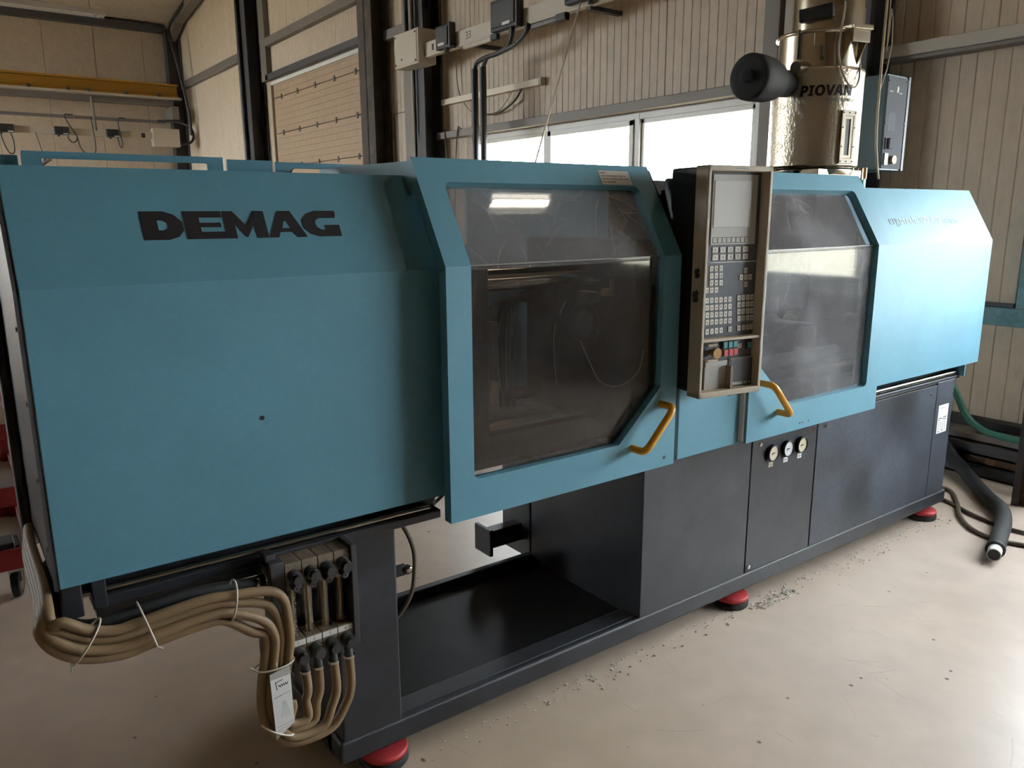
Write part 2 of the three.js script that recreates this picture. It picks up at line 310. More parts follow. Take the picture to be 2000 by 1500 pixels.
// steel frame of the hall
{
  let n = 0; const trim = (g, m) => struct('trim_' + (++n), g, m);
  const iBeam = (x0, x1, z0, z1, y0, y1, m) => trim([bx(x0, x0 + 0.02, y0, y1, z0, z1), bx(x1 - 0.02, x1, y0, y1, z0, z1), bx(x0, x1, y0, y1, (z0 + z1) / 2 - 0.012, (z0 + z1) / 2 + 0.012)], m);
  iBeam(5.06, 5.38, -19.5, -19.2, 0, 6.0, M.steelDark);                       // corner column
  iBeam(5.08, 5.38, -14.1, -13.55, 0, roofY(-14.1) - 0.02, M.steelDark);
  trim(bx(5.28, 5.395, 0, roofY(-14.5) - 0.02, -14.45, -14.25, 0.004), M.steel);
  trim(bx(5.30, 5.395, GT, roofY(-13.3) - 0.02, -13.5, -13.2, 0.004), M.steel);
  iBeam(5.12, 5.38, -8.98, -8.55, 0, roofY(-9) - 0.02, M.rusty);
  iBeam(5.12, 5.38, -7.62, -7.16, 0, roofY(-7.7) - 0.02, M.steelDark);
  trim(bx(5.10, 5.12, 0, roofY(-7.7) - 0.02, -7.64, -7.40, 0.003), M.steel);
  iBeam(5.08, 5.38, -1.52, -1.24, 0, roofY(-1.4) - 0.02, M.steelDark);
  trim(bx(5.02, 5.08, 0, roofY(-1.6) - 0.02, -1.86, -1.36, 0.006), M.steelBeige);
  trim(bx(5.32, 5.395, 0, roofY(-2.2) - 0.02, -2.26, -2.12, 0.004), M.steel);
  // girts along the right wall
  trim([bx(5.30, 5.39, 4.63, 4.72, -19.2, -14.45, 0.004), bx(5.34, 5.395, 4.72, 4.82, -19.2, -14.45, 0.004)], M.steel);
  trim(bx(5.28, 5.395, 4.66, 4.80, -13.2, -9.0, 0.005), M.steel);
  trim(bx(5.30, 5.395, GT + 0.002, GT + 0.11, G0, -9.0, 0.005), M.steelDark);
  trim(bx(5.30, 5.395, 3.99, 4.12, -8.55, -7.64, 0.005), M.steel);
  trim(bx(5.28, 5.395, 2.575, 2.66, -7.16, -2.26, 0.006), M.steel);
  trim(bx(5.26, 5.395, 2.66, 2.74, -1.24, 9, 0.006), M.steelBeige);
  trim(bx(5.28, 5.395, 2.635, 2.66, -1.24, 9, 0.004), M.steel);
  // eaves beam and roof beam over the corner, a light purlin
  trim([bx(XL, 5.06, 5.93, 6.09, -19.55, -19.3, 0.01)], M.steelDark);
  trim(extX([[-19.35, 5.75], [-19.35, 6.09], [-12, roofY(-12) - 0.01], [-12, roofY(-12) - 0.3], [-18.5, 6.02]], 5.12, 5.32), M.steel);
  for (const z of [-16.6, -12.6, -8.6, -4.6]) trim(bx(XL, 5.38, roofY(z) - 0.16, roofY(z) - 0.01, z - 0.05, z + 0.05, 0.01), M.steelBeige);
  // outline of a flush service door in the wall
  trim([bx(5.392, 5.4, 3.02, 3.034, -8.5, -7.64), bx(5.392, 5.4, 0, 3.03, -8.5, -8.486)], M.steel);
  // teal-stained ledge under the smooth board beside the window
  trim(bx(5.33, 5.395, 0.93, 1.045, -1.2, 0.07, 0.005), std({ map: rep(T.grime, 2.2), color: lin(0.20, 0.40, 0.42), roughness: 0.4 }));
}
struct('trim_30', bx(5.35, 5.395, 1.045, 1.072, -1.2, -0.262, 0.004), M.steelDark);
struct('trim_31', bx(5.36, 5.395, 1.072, 2.63, -0.262, -0.247, 0.003), M.steelDark);
struct('trim_32', bx(5.34, 5.395, 1.045, 2.63, -0.247, 0.07, 0.004), std({ map: rep(T.grime, 2.2), color: lin(0.24, 0.42, 0.43), roughness: 0.4 }));

// ------------------------------------------------------------------ lamps
function lampFixture(x0, x1, z, y, lit, label, group) {
  const t = thing('ceiling_lamp', label, 'lamp', group);
  mesh('housing', [bx(x0, x1, y, y + 0.035, z - 0.11, z + 0.11, 0.008), bx(x0, x1, y - 0.045, y + 0.02, z - 0.115, z - 0.105), bx(x0, x1, y - 0.045, y + 0.02, z + 0.105, z + 0.115)], M.white, t);
  for (const e of [x0, x1 - 0.16]) for (let k = 0; k < 6; k++) mesh('louvre', bx(e + 0.01 + k * 0.027, e + 0.016 + k * 0.027, y - 0.042, y, z - 0.104, z + 0.104), M.white, t);
  for (const xw of [x0 + 0.2, x1 - 0.2]) mesh('suspension_wire', rod([xw, y + 0.03, z], [xw, roofY(z), z], 0.004, 6), M.steelDark, t);
  const tubeMat = lit ? std({ color: lin(0.9, 0.9, 0.88), emissive: lin(1, 0.93, 0.80), emissiveIntensity: 14 }) : M.white;
  for (const dz of [-0.045, 0.045]) mesh('fluorescent_tube', rod([x0 + 0.17, y - 0.02, z + dz], [x1 - 0.17, y - 0.02, z + dz], 0.013, 10), tubeMat, t);
  if (lit) {
    const l = new THREE.RectAreaLight(new THREE.Color(1, 0.88, 0.70), LAMP_POWER, x1 - x0 - 0.34, 0.05);
    l.position.set((x0 + x1) / 2, y - 0.05, z); l.lookAt((x0 + x1) / 2, 0, z); scene.add(l);
  }
  mesh('reflector', bx(x0 + 0.17, x1 - 0.17, y - 0.004, y, z - 0.1, z + 0.1), M.white, t);
  return t;
}
lampFixture(3.58, 4.52, 1.66, CEIL, true, 'lit white fluorescent lamp hanging in front of the blue machine', 'hanging fluorescent lamps');
lampFixture(0.65, 2.45, -12.03, 4.62, false, 'unlit long white louvred lamp hanging before the yellow beam', 'hanging fluorescent lamps');

// ------------------------------------------------------------------ the injection moulding machine
const ZR = -0.72;
const mac = thing('injection_moulding_machine', 'long teal injection moulding machine with two windowed sliding doors on a dark grey base', 'machine');
{
  // base
  const b = part('base_frame', mac);
  mesh('front_beam', bx(0.632, 4.189, 0.09, 0.163, -0.136, -0.03, 0.012), M.anthracite, b);
  mesh('rear_beam', bx(0.632, 4.189, 0.09, 0.18, ZR - 0.01, ZR + 0.03, 0.008), M.anthracite, b);
  mesh('end_beam', bx(0.632, 0.66, 0.09, 0.16, ZR, -0.09, 0.004), M.anthracite, b);
  mesh('end_beam', bx(4.161, 4.189, 0.09, 0.16, ZR, -0.09, 0.004), M.anthracite, b);
  mesh('drip_pan', bx(0.655, 4.165, 0.135, 0.15, ZR + 0.02, -0.12, 0.002), M.pan, b);
  mesh('weld_lip', bx(0.70, 4.17, 0.158, 0.1655, -0.062, -0.055, 0.002), M.anthracite, b);
  mesh('post', bx(0.645, 0.836, 0.15, 0.785, -0.42, -0.036, 0.008), M.anthracite, mac);
  // levelling feet
  for (const x of [0.80, 2.46, 4.09]) for (const z of [-0.1, -0.62]) {
    const f = part('levelling_foot', mac);
    const at = (g) => { g.translate(x, 0, z); return g; };
    mesh('rubber_pad', at(lathe([[0, 0], [0.072, 0], [0.076, 0.006], [0.076, 0.026], [0.07, 0.03], [0, 0.03]], 32)), M.rubber, f);
    mesh('red_plate', at(lathe([[0, 0.03], [0.074, 0.03], [0.074, 0.044], [0.069, 0.05], [0.03, 0.054], [0, 0.054]], 32)), M.redPad, f);
    mesh('bolt', at(lathe([[0, 0.054], [0.022, 0.054], [0.022, 0.064], [0.014, 0.066], [0.014, 0.1], [0, 0.1]], 16)), M.chrome, f);
  }
  // lower cabinet
  const c = part('lower_cabinet', mac);
  mesh('carcass', bx(1.836, 4.145, 0.15, 0.795, ZR + 0.02, -0.042, 0.004), M.anthracite, c);
  mesh('front_panel', bx(1.834, 2.447, 0.164, 0.80, -0.043, -0.03, 0.003), M.anthracite, c);
  mesh('front_panel', bx(2.453, 2.903, 0.166, 0.80, -0.043, -0.03, 0.003), M.anthracite, c);
  mesh('front_panel', bx(2.909, 3.962, 0.166, 0.776, -0.043, -0.029, 0.003), M.anthraciteDusty, c);
  mesh('corner_panel', bx(3.968, 4.147, 0.164, 0.786, -0.043, -0.03, 0.003), M.anthraciteDusty, c);
  mesh('panel_edge', bx(2.909, 3.962, 0.776, 0.7785, -0.043, -0.028), M.chrome, c);
  for (const [x, y] of [[2.504, 0.721], [2.872, 0.724], [2.965, 0.723], [3.901, 0.735], [2.475, 0.19]]) mesh('screw', [disc([x, y, -0.029], [0, 0, 1], 0.0085, 0.006, 14), disc([x, y, -0.0255], [0, 0, 1], 0.0045, 0.002, 8)], M.chrome, c);
  // pressure gauges with their label plates
  const dialTex = (warm) => canvasTex(128, 128, (g) => {
    g.fillStyle = warm ? '#d9cdb4' : '#e4e4e4'; g.fillRect(0, 0, 128, 128); g.strokeStyle = '#222'; g.lineWidth = 2;
    for (let k = 0; k <= 10; k++) { const a = Math.PI * (0.75 + 1.5 * k / 10); g.beginPath(); g.moveTo(64 + 46 * Math.cos(a), 64 + 46 * Math.sin(a)); g.lineTo(64 + 56 * Math.cos(a), 64 + 56 * Math.sin(a)); g.stroke(); }
    g.lineWidth = 5; g.beginPath(); g.moveTo(64, 64); g.lineTo(40, 82); g.stroke(); g.fillStyle = '#222'; g.fillRect(48, 58, 34, 8);
  });
  const dial = [dialTex(true), dialTex(false)];
  [[2.58, 0.672, 0], [2.682, 0.673, 1], [2.781, 0.672, 0]].forEach(([x, y, k]) => {
    const ga = part('pressure_gauge', c);
    const ring = lathe([[0.026, -0.004], [0.036, -0.004], [0.036, 0.01], [0.033, 0.014], [0.0305, 0.012], [0.0305, 0.006]], 32); ring.rotateX(Math.PI / 2); ring.translate(x, y, -0.026);
    mesh('bezel', ring, M.black, ga);
    const face = new THREE.CircleGeometry(0.0315, 32); face.translate(x, y, -0.0165);
    mesh('dial', face, std({ map: dial[k], roughness: 0.35 }), ga);
    mesh('needle', bx(x - 0.016, x + 0.004, y - 0.0015, y + 0.0015, -0.0162, -0.0152), M.ink, ga).rotation.z = 0;
    mesh('label_plate', bx(x - 0.013, x + 0.017, y - 0.062, y - 0.041, -0.031, -0.0285, 0.001), k === 0 && x < 2.6 ? M.beige : M.paper, c);
    mesh('label_print', [bx(x - 0.006, x - 0.003, y - 0.057, y - 0.046, -0.0285, -0.0281), bx(x + 0.0, x + 0.003, y - 0.057, y - 0.046, -0.0285, -0.0281), bx(x + 0.006, x + 0.012, y - 0.053, y - 0.05, -0.0285, -0.0281)], M.inkGrey, c);
  });
  // data sheet sticker
  const st = canvasTex(256, 384, (g) => {
    g.fillStyle = '#eceae6'; g.fillRect(0, 0, 256, 384); g.fillStyle = '#4a4a4a'; g.fillRect(40, 40, 130, 6); g.fillStyle = '#bdbab4';
    for (let k = 0; k < 6; k++) g.fillRect(40, 70 + k * 14, 40 + 60 * ((k * 37) % 10) / 10, 5);
    g.fillStyle = '#1c1c1c'; g.fillRect(20, 176, 100, 11); g.fillRect(140, 168, 90, 11); g.fillRect(20, 202, 45, 10); g.fillRect(130, 196, 96, 10);
    for (let r = 0; r < 5; r++) for (let q = 0; q < 4; q++) g.fillRect(30 + q * 50 + r * 2, 232 + r * 24, 22, 9);
    g.fillRect(20, 356, 60, 10); g.fillRect(120, 350, 60, 10);
  });
  mesh('data_sticker', bxUV(4.002, 4.108, 0.506, 0.659, -0.0295), std({ map: st, roughness: 0.5 }), c);
}
function bxUV(x0, x1, y0, y1, z) { const g = new THREE.PlaneGeometry(x1 - x0, y1 - y0); g.translate((x0 + x1) / 2, (y0 + y1) / 2, z); return g; }
{
  // bed with its polished guide rails
  const bed = part('bed', mac);
  mesh('bed_beam', bx(0.075, 0.985, 0.772, 0.798, -0.14, -0.03, 0.004), M.anthracite, bed);
  mesh('rail_backing', bx(0.0, 1.0, 0.79, 0.90, -0.14, -0.085, 0.003), M.anthracite, bed);
  mesh('end_block', bx(0.0, 0.042, 0.772, 0.852, -0.14, -0.006, 0.004), M.anthracite, bed);
  mesh('rail_clamp', bx(0.062, 0.092, 0.774, 0.853, -0.11, -0.02, 0.003), M.anthracite, bed);
  mesh('guide_rail', rod([0.03, 0.806, -0.05], [0.955, 0.806, -0.05], 0.0095, 20), M.chrome, bed);
  mesh('inner_beam', bx(0.08, 0.66, 0.69, 0.775, -0.30, -0.15, 0.004), M.anthracite, bed);
  mesh('bed_beam', bx(3.10, 4.20, 0.782, 0.80, -0.15, -0.032, 0.004), M.anthracite, bed);
  mesh('rail_backing', bx(3.10, 4.21, 0.795, 0.90, -0.16, -0.10, 0.003), M.anthracite, bed);
  mesh('guide_rail', rod([3.12, 0.814, -0.05], [4.19, 0.814, -0.05], 0.013, 20), M.chrome, bed);
  mesh('rail_stop', bx(4.195, 4.207, 0.795, 0.866, -0.10, -0.01, 0.002), M.teal, bed);
  mesh('bed_beam', bx(0.985, 1.84, 0.78, 0.86, -0.66, -0.30, 0.006), M.black, bed);
  mesh('bed_beam', bx(0.0, 0.985, 0.80, 0.86, -0.70, -0.16, 0.006), M.black, bed);
}
// guards: sheet profile bent at the crease
const sheet = (yb, zf = 0, yc = 1.503, zt = -0.145, yt = 1.755, th = 0.014) => [[zf, yb], [zf, yc], [zf + zt, yt], [zf + zt - th, yt - 0.008], [zf - th, yc - 0.004], [zf - th, yb]];
{
  const g = part('clamp_guard', mac);
  mesh('cover_sheet', extX(sheet(0.852), 0.0, 0.985, 0.002), M.teal, g);
  mesh('end_panel', extX([[-0.006, 0.846], [-0.006, 1.495], [-0.148, 1.745], [ZR, 1.76], [ZR, 0.846]], -0.006, 0.0), M.endPlate, g);
  mesh('edge_trim', extX([[0.0, 0.85], [0.0, 1.505], [-0.145, 1.757], [-0.152, 1.754], [-0.008, 1.502], [-0.008, 0.85]], -0.010, -0.004), M.steelDark, g);
  for (const y of [0.93, 1.09, 1.26, 1.42]) mesh('screw', disc([-0.008, y, -0.05], [1, 0, 0], 0.006, 0.006, 10), M.chrome, g);
  mesh('cable_channel', bx(-0.03, -0.006, 0.80, 1.72, -0.60, -0.52, 0.006), M.black, g);
  mesh('plug_hole', disc([0.469, 1.165, 0.0], [0, 0, 1], 0.0055, 0.002, 16), M.ink, g);
  // DEMAG lettering, cut shapes on the sloped sheet
  const letters = {
    D: [[[0, 0], [0.60, 0], [0.84, 0.10], [0.98, 0.32], [0.98, 0.62], [0.80, 0.88], [0.55, 1], [-0.0, 1]], [[0.38, 0.33], [0.38, 0.68], [0.50, 0.68], [0.60, 0.60], [0.62, 0.50], [0.60, 0.40], [0.50, 0.33]]],
    E: [[[0, 0], [0.98, 0], [0.98, 0.25], [0.38, 0.25], [0.38, 0.42], [0.90, 0.42], [0.90, 0.58], [0.38, 0.58], [0.38, 0.77], [0.96, 0.77], [0.96, 1], [0, 1]]],
    M: [[[0, 0], [0.30, 0], [0.30, 0.52], [0.55, 0.05], [0.62, 0.05], [0.88, 0.52], [0.88, 0], [1.24, 0], [1.24, 1], [0.92, 1], [0.62, 0.48], [0.30, 1], [0, 1]]],
    A: [[[0, 0], [0.30, 0], [0.38, 0.20], [0.80, 0.20], [0.88, 0], [1.22, 0], [0.84, 1], [0.42, 1]], [[0.47, 0.34], [0.56, 0.62], [0.64, 0.62], [0.73, 0.34]]],
    G: [[[0.42, 0], [1.05, 0], [1.05, 0.44], [0.62, 0.44], [0.62, 0.26], [0.52, 0.26], [0.40, 0.36], [0.37, 0.5], [0.40, 0.64], [0.52, 0.72], [0.98, 0.72], [1.02, 0.95], [0.98, 1], [0.42, 1], [0.16, 0.88], [0, 0.66], [0, 0.34], [0.16, 0.12]]],
  };
  const put = [['D', 0.255, 0.0905], ['E', 0.3475, 0.0905], ['M', 0.4375, 0.0800], ['A', 0.538, 0.0785], ['G', 0.629, 0.0925]];
  const H = 0.0725, L = Math.hypot(0.145, 0.252), ang = -Math.atan2(0.145, 0.252);
  const s0 = (1.5955 - 1.503) / 0.252 * L;
  for (const [ch, x, w] of put) {
    const [o, h] = letters[ch], gg = ext(o.map(([a, c]) => [a * w, c * H]), 0.0008, h ? [h.map(([a, c]) => [a * w, c * H])] : []);
    gg.translate(x, s0, 0.0005); gg.rotateX(ang); gg.translate(0, 1.503, 0);
    mesh('letter', gg, M.ink, g);
  }
  // clamp unit inside
  mesh('clamp_unit', bx(0.1, 0.93, 0.86, 1.44, -0.62, -0.16, 0.01), M.steelDark, mac);
  // rear guards
  const rg = (x0, x1, y0, y1, holes) => { const q = ext([[x0, y0], [x1, y0], [x1, y1], [x0, y1]], 0.012, holes); q.translate(0, 0, ZR); return q; };
  const hole = (x0, x1, y0, y1, r = 0.02) => { const s = new THREE.Path(); s.moveTo(x0 + r, y0); s.lineTo(x1 - r, y0); s.quadraticCurveTo(x1, y0, x1, y0 + r); s.lineTo(x1, y1 - r); s.quadraticCurveTo(x1, y1, x1 - r, y1); s.lineTo(x0 + r, y1); s.quadraticCurveTo(x0, y1, x0, y1 - r); s.lineTo(x0, y0 + r); s.quadraticCurveTo(x0, y0, x0 + r, y0); return s; };
  mesh('rear_guard', rg(0.099, 0.636, 0.80, 1.824, [hole(0.147, 0.588, 1.53, 1.805, 0.004)]), M.teal, mac);
  mesh('rear_guard', rg(0.648, 0.788, 0.80, 1.819, []), M.teal, mac);
  mesh('rear_guard', rg(0.80, 2.30, 0.80, 1.816, [hole(0.855, 1.533, 1.53, 1.798, 0.02)]), M.teal, mac);
  mesh('rear_corner_guard', [bx(-0.004, 0.094, 0.80, 1.813, ZR - 0.03, ZR - 0.018, 0.002), disc([0.03, 1.80, ZR - 0.012], [0, 0, 1], 0.006, 0.014, 10)], M.teal, mac);
  mesh('rear_guard', rg(2.305, 4.31, 0.80, 1.75, [hole(3.30, 4.26, 1.315, 1.56, 0.01)]), M.steelDark, mac);
  mesh('rear_rail', bx(2.305, 4.31, 1.245, 1.262, ZR + 0.012, ZR + 0.03, 0.003), M.endPlate, mac);
}
{
  const g = part('injection_guard', mac);
  mesh('cover_sheet', extX(sheet(0.862), 3.12, 4.316, 0.002), M.teal, g);
  mesh('end_panel', extX([[-0.004, 0.862], [-0.004, 1.498], [-0.148, 1.748], [ZR, 1.75], [ZR, 0.862]], 4.305, 4.316), M.teal, g);
  mesh('top_sheet', bx(3.17, 4.316, 1.738, 1.748, ZR, -0.15, 0.002), M.teal, g);
  // worn model name on the sloped sheet
  const L = Math.hypot(0.145, 0.252), ang = -Math.atan2(0.145, 0.252);
  const txt = (s, size, x, y, m, f = font) => {
    const q = new TextGeometry(s, { font: f, size, depth: 0.0006, curveSegments: 4 }); q.computeBoundingBox(); const w = q.boundingBox.max.x;
    q.translate(x, (y - 1.503) / 0.252 * L, 0.0005); q.rotateX(ang); q.translate(0, 1.503, 0); mesh('lettering', q, m, g); return x + w;
  };
  let x = txt('erg', 0.040, 3.385, 1.592, M.inkGrey); x = txt('otech', 0.040, x + 0.006, 1.592, M.inkFaded); x = txt('100-430', 0.040, x + 0.03, 1.592, M.inkFaded); txt('system', 0.034, x + 0.03, 1.592, M.inkFaded, fontR);
}
// upper housing between the guards
{
  const h = part('upper_housing', mac);
  mesh('side_sheet', extX([[-0.10, 1.70], [-0.10, 1.792], [ZR, 1.80], [ZR, 1.70]], 0.957, 0.967), M.teal, h);
  mesh('centre_column', extX([[0.02, 0.80], [0.02, 1.50], [-0.12, 1.76], [-0.3, 1.76], [-0.3, 0.80]], 1.885, 2.245), M.black, h);
  mesh('lower_cover', bx(1.913, 2.252, 0.79, 1.20, 0.015, 0.05, 0.003), M.teal, h);
  mesh('seal_strip', extX([[0.075, 0.80], [0.075, 1.51], [-0.09, 1.79], [-0.12, 1.775], [0.03, 1.50], [0.03, 0.80]], 1.864, 1.874), M.rubber, h);
  mesh('metal_strip', extX([[0.06, 0.80], [0.06, 1.507], [-0.02, 1.64], [-0.05, 1.63], [0.02, 1.50], [0.02, 0.80]], 1.876, 1.884), M.chrome, h);
  mesh('metal_strip', extX([[0.07, 0.80], [0.07, 1.507], [-0.09, 1.78], [-0.12, 1.77], [0.02, 1.50], [0.02, 0.80]], 2.249, 2.2575), M.white, h);
}
function slidingDoor(x0, x1, wx0, wx1, cutRight, paneMat, upperMat, label) {
  const d = part('sliding_door', mac); d.userData.label = label;
  const zf = 0.08, th = 0.034, yb = 0.795, yc = 1.513, wb = 0.909, wt = 1.736, cut = 1.078, dx = 0.185;
  const L = Math.hypot(0.289, 0.1715), ang = -Math.atan2(0.1715, 0.289), sw = (wt - yc) / 0.289 * L, r = 0.018;
  const w = cutRight ? [[wx1, yc], [wx1, cut], [wx1 - dx, wb], [wx0 + r, wb], [wx0 + r * 0.3, wb + r * 0.3], [wx0, wb + r], [wx0, yc]]
    : [[wx1, yc], [wx1, wb + r], [wx1 - r * 0.3, wb + r * 0.3], [wx1 - r, wb], [wx0 + dx, wb], [wx0, cut], [wx0, yc]];
  const low = ext([[x0, yc], [x0, yb], [x1, yb], [x1, yc], ...w], th); low.translate(0, 0, zf - th);
  const up = ext([[x0, 0], [wx0, 0], [wx0, sw - r], [wx0 + r * 0.3, sw - r * 0.3], [wx0 + r, sw], [wx1 - r, sw], [wx1 - r * 0.3, sw - r * 0.3], [wx1, sw - r], [wx1, 0], [x1, 0], [x1, L], [x0, L]], th);
  up.translate(0, 0, -th); up.rotateX(ang); up.translate(0, yc, zf);
  // small wedge that closes the outside of the bend
  mesh('frame', [low, up], M.teal, d);
  const pb = 0.012;
  const pts = w.slice(1, -1);
  const cx = (wx0 + wx1) / 2, cy = 1.22, grow = ([x, y]) => [x + Math.sign(x - cx) * pb, y + Math.sign(y - cy) * pb];
  const pl = ext([[wx1 + pb, yc], ...pts.map(grow), [wx0 - pb, yc]], 0.004); pl.translate(0, 0, zf - th + 0.006);
  mesh('lower_pane', pl, paneMat, d);
  const pu = ext([[wx0 - pb, 0], [wx1 + pb, 0], [wx1 + pb, sw + pb], [wx0 - pb, sw + pb]], 0.004); pu.translate(0, 0, -th + 0.006); pu.rotateX(ang); pu.translate(0, yc, zf); 
  mesh('upper_pane', pu, upperMat, d);
  mesh('pane_bend', rod([wx0 - pb + 0.013, yc - 0.002, zf - th + 0.008], [wx1 + pb - 0.013, yc - 0.002, zf - th + 0.008], 0.003, 8), phys({ color: lin(0.7, 0.68, 0.66), transmission: 0.7, thickness: 0, roughness: 0.12 }), d);
  mesh('inner_rim', [bx(wx0 - 0.03, wx0 - 0.006, wb, yc, zf - th - 0.03, zf - th, 0.003), bx(wx1 + 0.006, wx1 + 0.03, wb, yc, zf - th - 0.03, zf - th, 0.003)], M.black, d);
  // yellow grab handle parallel to the cut corner
  const A = cutRight ? [1.786, 1.02] : [2.327, 1.02], B = cutRight ? [1.658, 0.888] : [2.447, 0.89];
  const k = (a, b, t) => a + (b - a) * t, zo = zf + 0.062;
  mesh('handle', tube([[A[0], A[1], zf - 0.002], [A[0], A[1], zf + 0.04], [k(A[0], B[0], 0.03), k(A[1], B[1], 0.03), zo - 0.008], [k(A[0], B[0], 0.14), k(A[1], B[1], 0.14), zo], [k(A[0], B[0], 0.5), k(A[1], B[1], 0.5), zo], [k(A[0], B[0], 0.86), k(A[1], B[1], 0.86), zo], [k(A[0], B[0], 0.97), k(A[1], B[1], 0.97), zo - 0.008], [B[0], B[1], zf + 0.04], [B[0], B[1], zf - 0.002]], 0.0125, 72, 16), M.yellow, d).userData.label = 'yellow grab handle';
  return d;
}
const d1 = slidingDoor(0.953, 1.862, 1.033, 1.783, true, M.pane1, M.pane1Upper, 'teal clamp side door with dark tinted pane');
const d2 = slidingDoor(2.26, 3.164, 2.325, 3.074, false, M.pane2, M.pane2, 'teal injection side door with scratched clear pane');
{
  mesh('screw', disc([1.818, 0.826, 0.08], [0, 0, 1], 0.005, 0.004, 12), M.inkGrey, d1);
  for (const x of [2.62, 2.66, 2.60]) mesh('screw', disc([x, 0.82, 0.08], [0, 0, 1], 0.0035, 0.004, 10), M.inkGrey, d2);
  const t = canvasTex(256, 96, (g) => {
    g.fillStyle = '#c9c3b8'; g.fillRect(0, 0, 256, 96); g.fillStyle = '#6a5a46';
    const rows = [[[10, 44]], [[10, 36], [56, 96], [162, 34], [206, 12]], [[10, 58], [78, 62], [150, 38], [198, 42]], [[10, 22], [44, 74]]];
    rows.forEach((r, i) => r.forEach(([x, w]) => { for (let q = 0; q < w; q += 7) g.fillRect(x + q, 10 + i * 21 + (q % 3), 5, 9); }));
  });
  const q = new THREE.PlaneGeometry(0.132, 0.052), ang = -Math.atan2(0.1715, 0.289), L = Math.hypot(0.289, 0.1715);
  q.translate(1.694, (1.7505 - 1.513) / 0.289 * L + 0.012, 0.0012); q.rotateX(ang); q.translate(0, 1.513, 0.08);
  mesh('warning_sticker', q, std({ map: t, roughness: 0.5 }), d1);
}
// mould space behind the first door
{
  const u = part('mould_unit', mac);
  mesh('moving_platen', bx(0.99, 1.235, 0.88, 1.50, -0.66, -0.13, 0.008), M.grease, u);
  mesh('fixed_platen', bx(1.78, 1.88, 0.86, 1.56, -0.66, -0.05, 0.008), M.grease, u);
  for (const [y, z] of [[1.432, -0.21], [0.952, -0.21], [1.432, -0.58], [0.952, -0.58]]) mesh('tie_bar', rod([1.2, y, z], [1.80, y, z], 0.026, 24), M.chrome, u);
  const ring = lathe([[0.055, 0], [0.075, 0], [0.078, 0.012], [0.072, 0.018], [0.055, 0.018]], 40); ring.rotateZ(Math.PI / 2); ring.translate(1.781, 1.256, -0.294); mesh('locating_ring', ring, M.grease, u);
  const bore = disc([1.778, 1.256, -0.294], [1, 0, 0], 0.055, 0.004, 32); mesh('bore', bore, M.endPlate, u);
  mesh('mould_half', [bx(1.235, 1.33, 1.0, 1.36, -0.52, -0.22, 0.006)], M.grease, u);
  mesh('switch_cover', [bx(1.24, 1.275, 1.17, 1.32, -0.16, -0.135, 0.004)], M.endPlate, u);
  mesh('switch_cover', [bx(1.24, 1.275, 1.03, 1.13, -0.16, -0.135, 0.004)], M.beigeWorn, u);
  mesh('terminal_block', bx(1.735, 1.779, 1.335, 1.375, -0.30, -0.22, 0.003), M.endPlate, u);
  mesh('brass_fitting', [disc([1.76, 1.38, -0.16], [1, 0, 0], 0.014, 0.05, 12), disc([1.75, 1.40, -0.13], [0, 1, 0], 0.01, 0.05, 12)], M.brass, u);
  for (let k = 0; k < 5; k++) mesh('mould_hose', tube([[1.52 + k * 0.015, 0.93, -0.56 + k * 0.02], [1.50 + k * 0.02, 1.06 + k * 0.01, -0.58 + k * 0.02], [1.55 + k * 0.02, 1.25 + k * 0.015, -0.62 + k * 0.02], [1.64 + k * 0.015, 1.33 + k * 0.006, -0.58 + k * 0.03], [1.78, 1.30 - k * 0.03, -0.5 + k * 0.03]], 0.0115, 40, 8), M.rubber, u);
  mesh('hanging_wire', tube([[1.776, 1.20, -0.33], [1.70, 1.13, -0.18], [1.66, 1.085, -0.08], [1.70, 1.075, -0.03], [1.755, 1.12, 0.0], [1.77, 1.20, 0.01]], 0.0022, 40, 6), M.rope, u);
  mesh('hanging_wire', tube([[1.77, 1.33, -0.40], [1.76, 1.22, -0.45], [1.765, 1.10, -0.46], [1.77, 1.0, -0.45]], 0.002, 30, 6), M.rope, u);
  mesh('chute', extX([[-0.06, 0.90], [-0.62, 0.90], [-0.62, 0.89], [-0.06, 0.89]], 1.0, 1.8), M.black, u);
  mesh('bracket', [bx(0.836, 0.90, 0.585, 0.62, -0.115, -0.10, 0.004), disc([0.905, 0.602, -0.102], [0, 0, 1], 0.014, 0.012, 20)], M.black, mac);
  mesh('bracket_bolt', lathe([[0, 0], [0.011, 0], [0.011, 0.004], [0.006, 0.006], [0, 0.006]], 20).rotateX(Math.PI / 2).translate(0.907, 0.602, -0.096), M.chrome, mac);
  mesh('stub_beam', [bx(1.66, 1.84, 0.22, 0.30, -0.83, -0.77, 0.004), bx(1.645, 1.662, 0.20, 0.32, -0.86, -0.74, 0.003)], M.black, mac);
  mesh('oil_tank', bx(1.838, 2.5, 0.15, 0.79, -0.92, -0.71, 0.006), M.anthracite, mac);
}
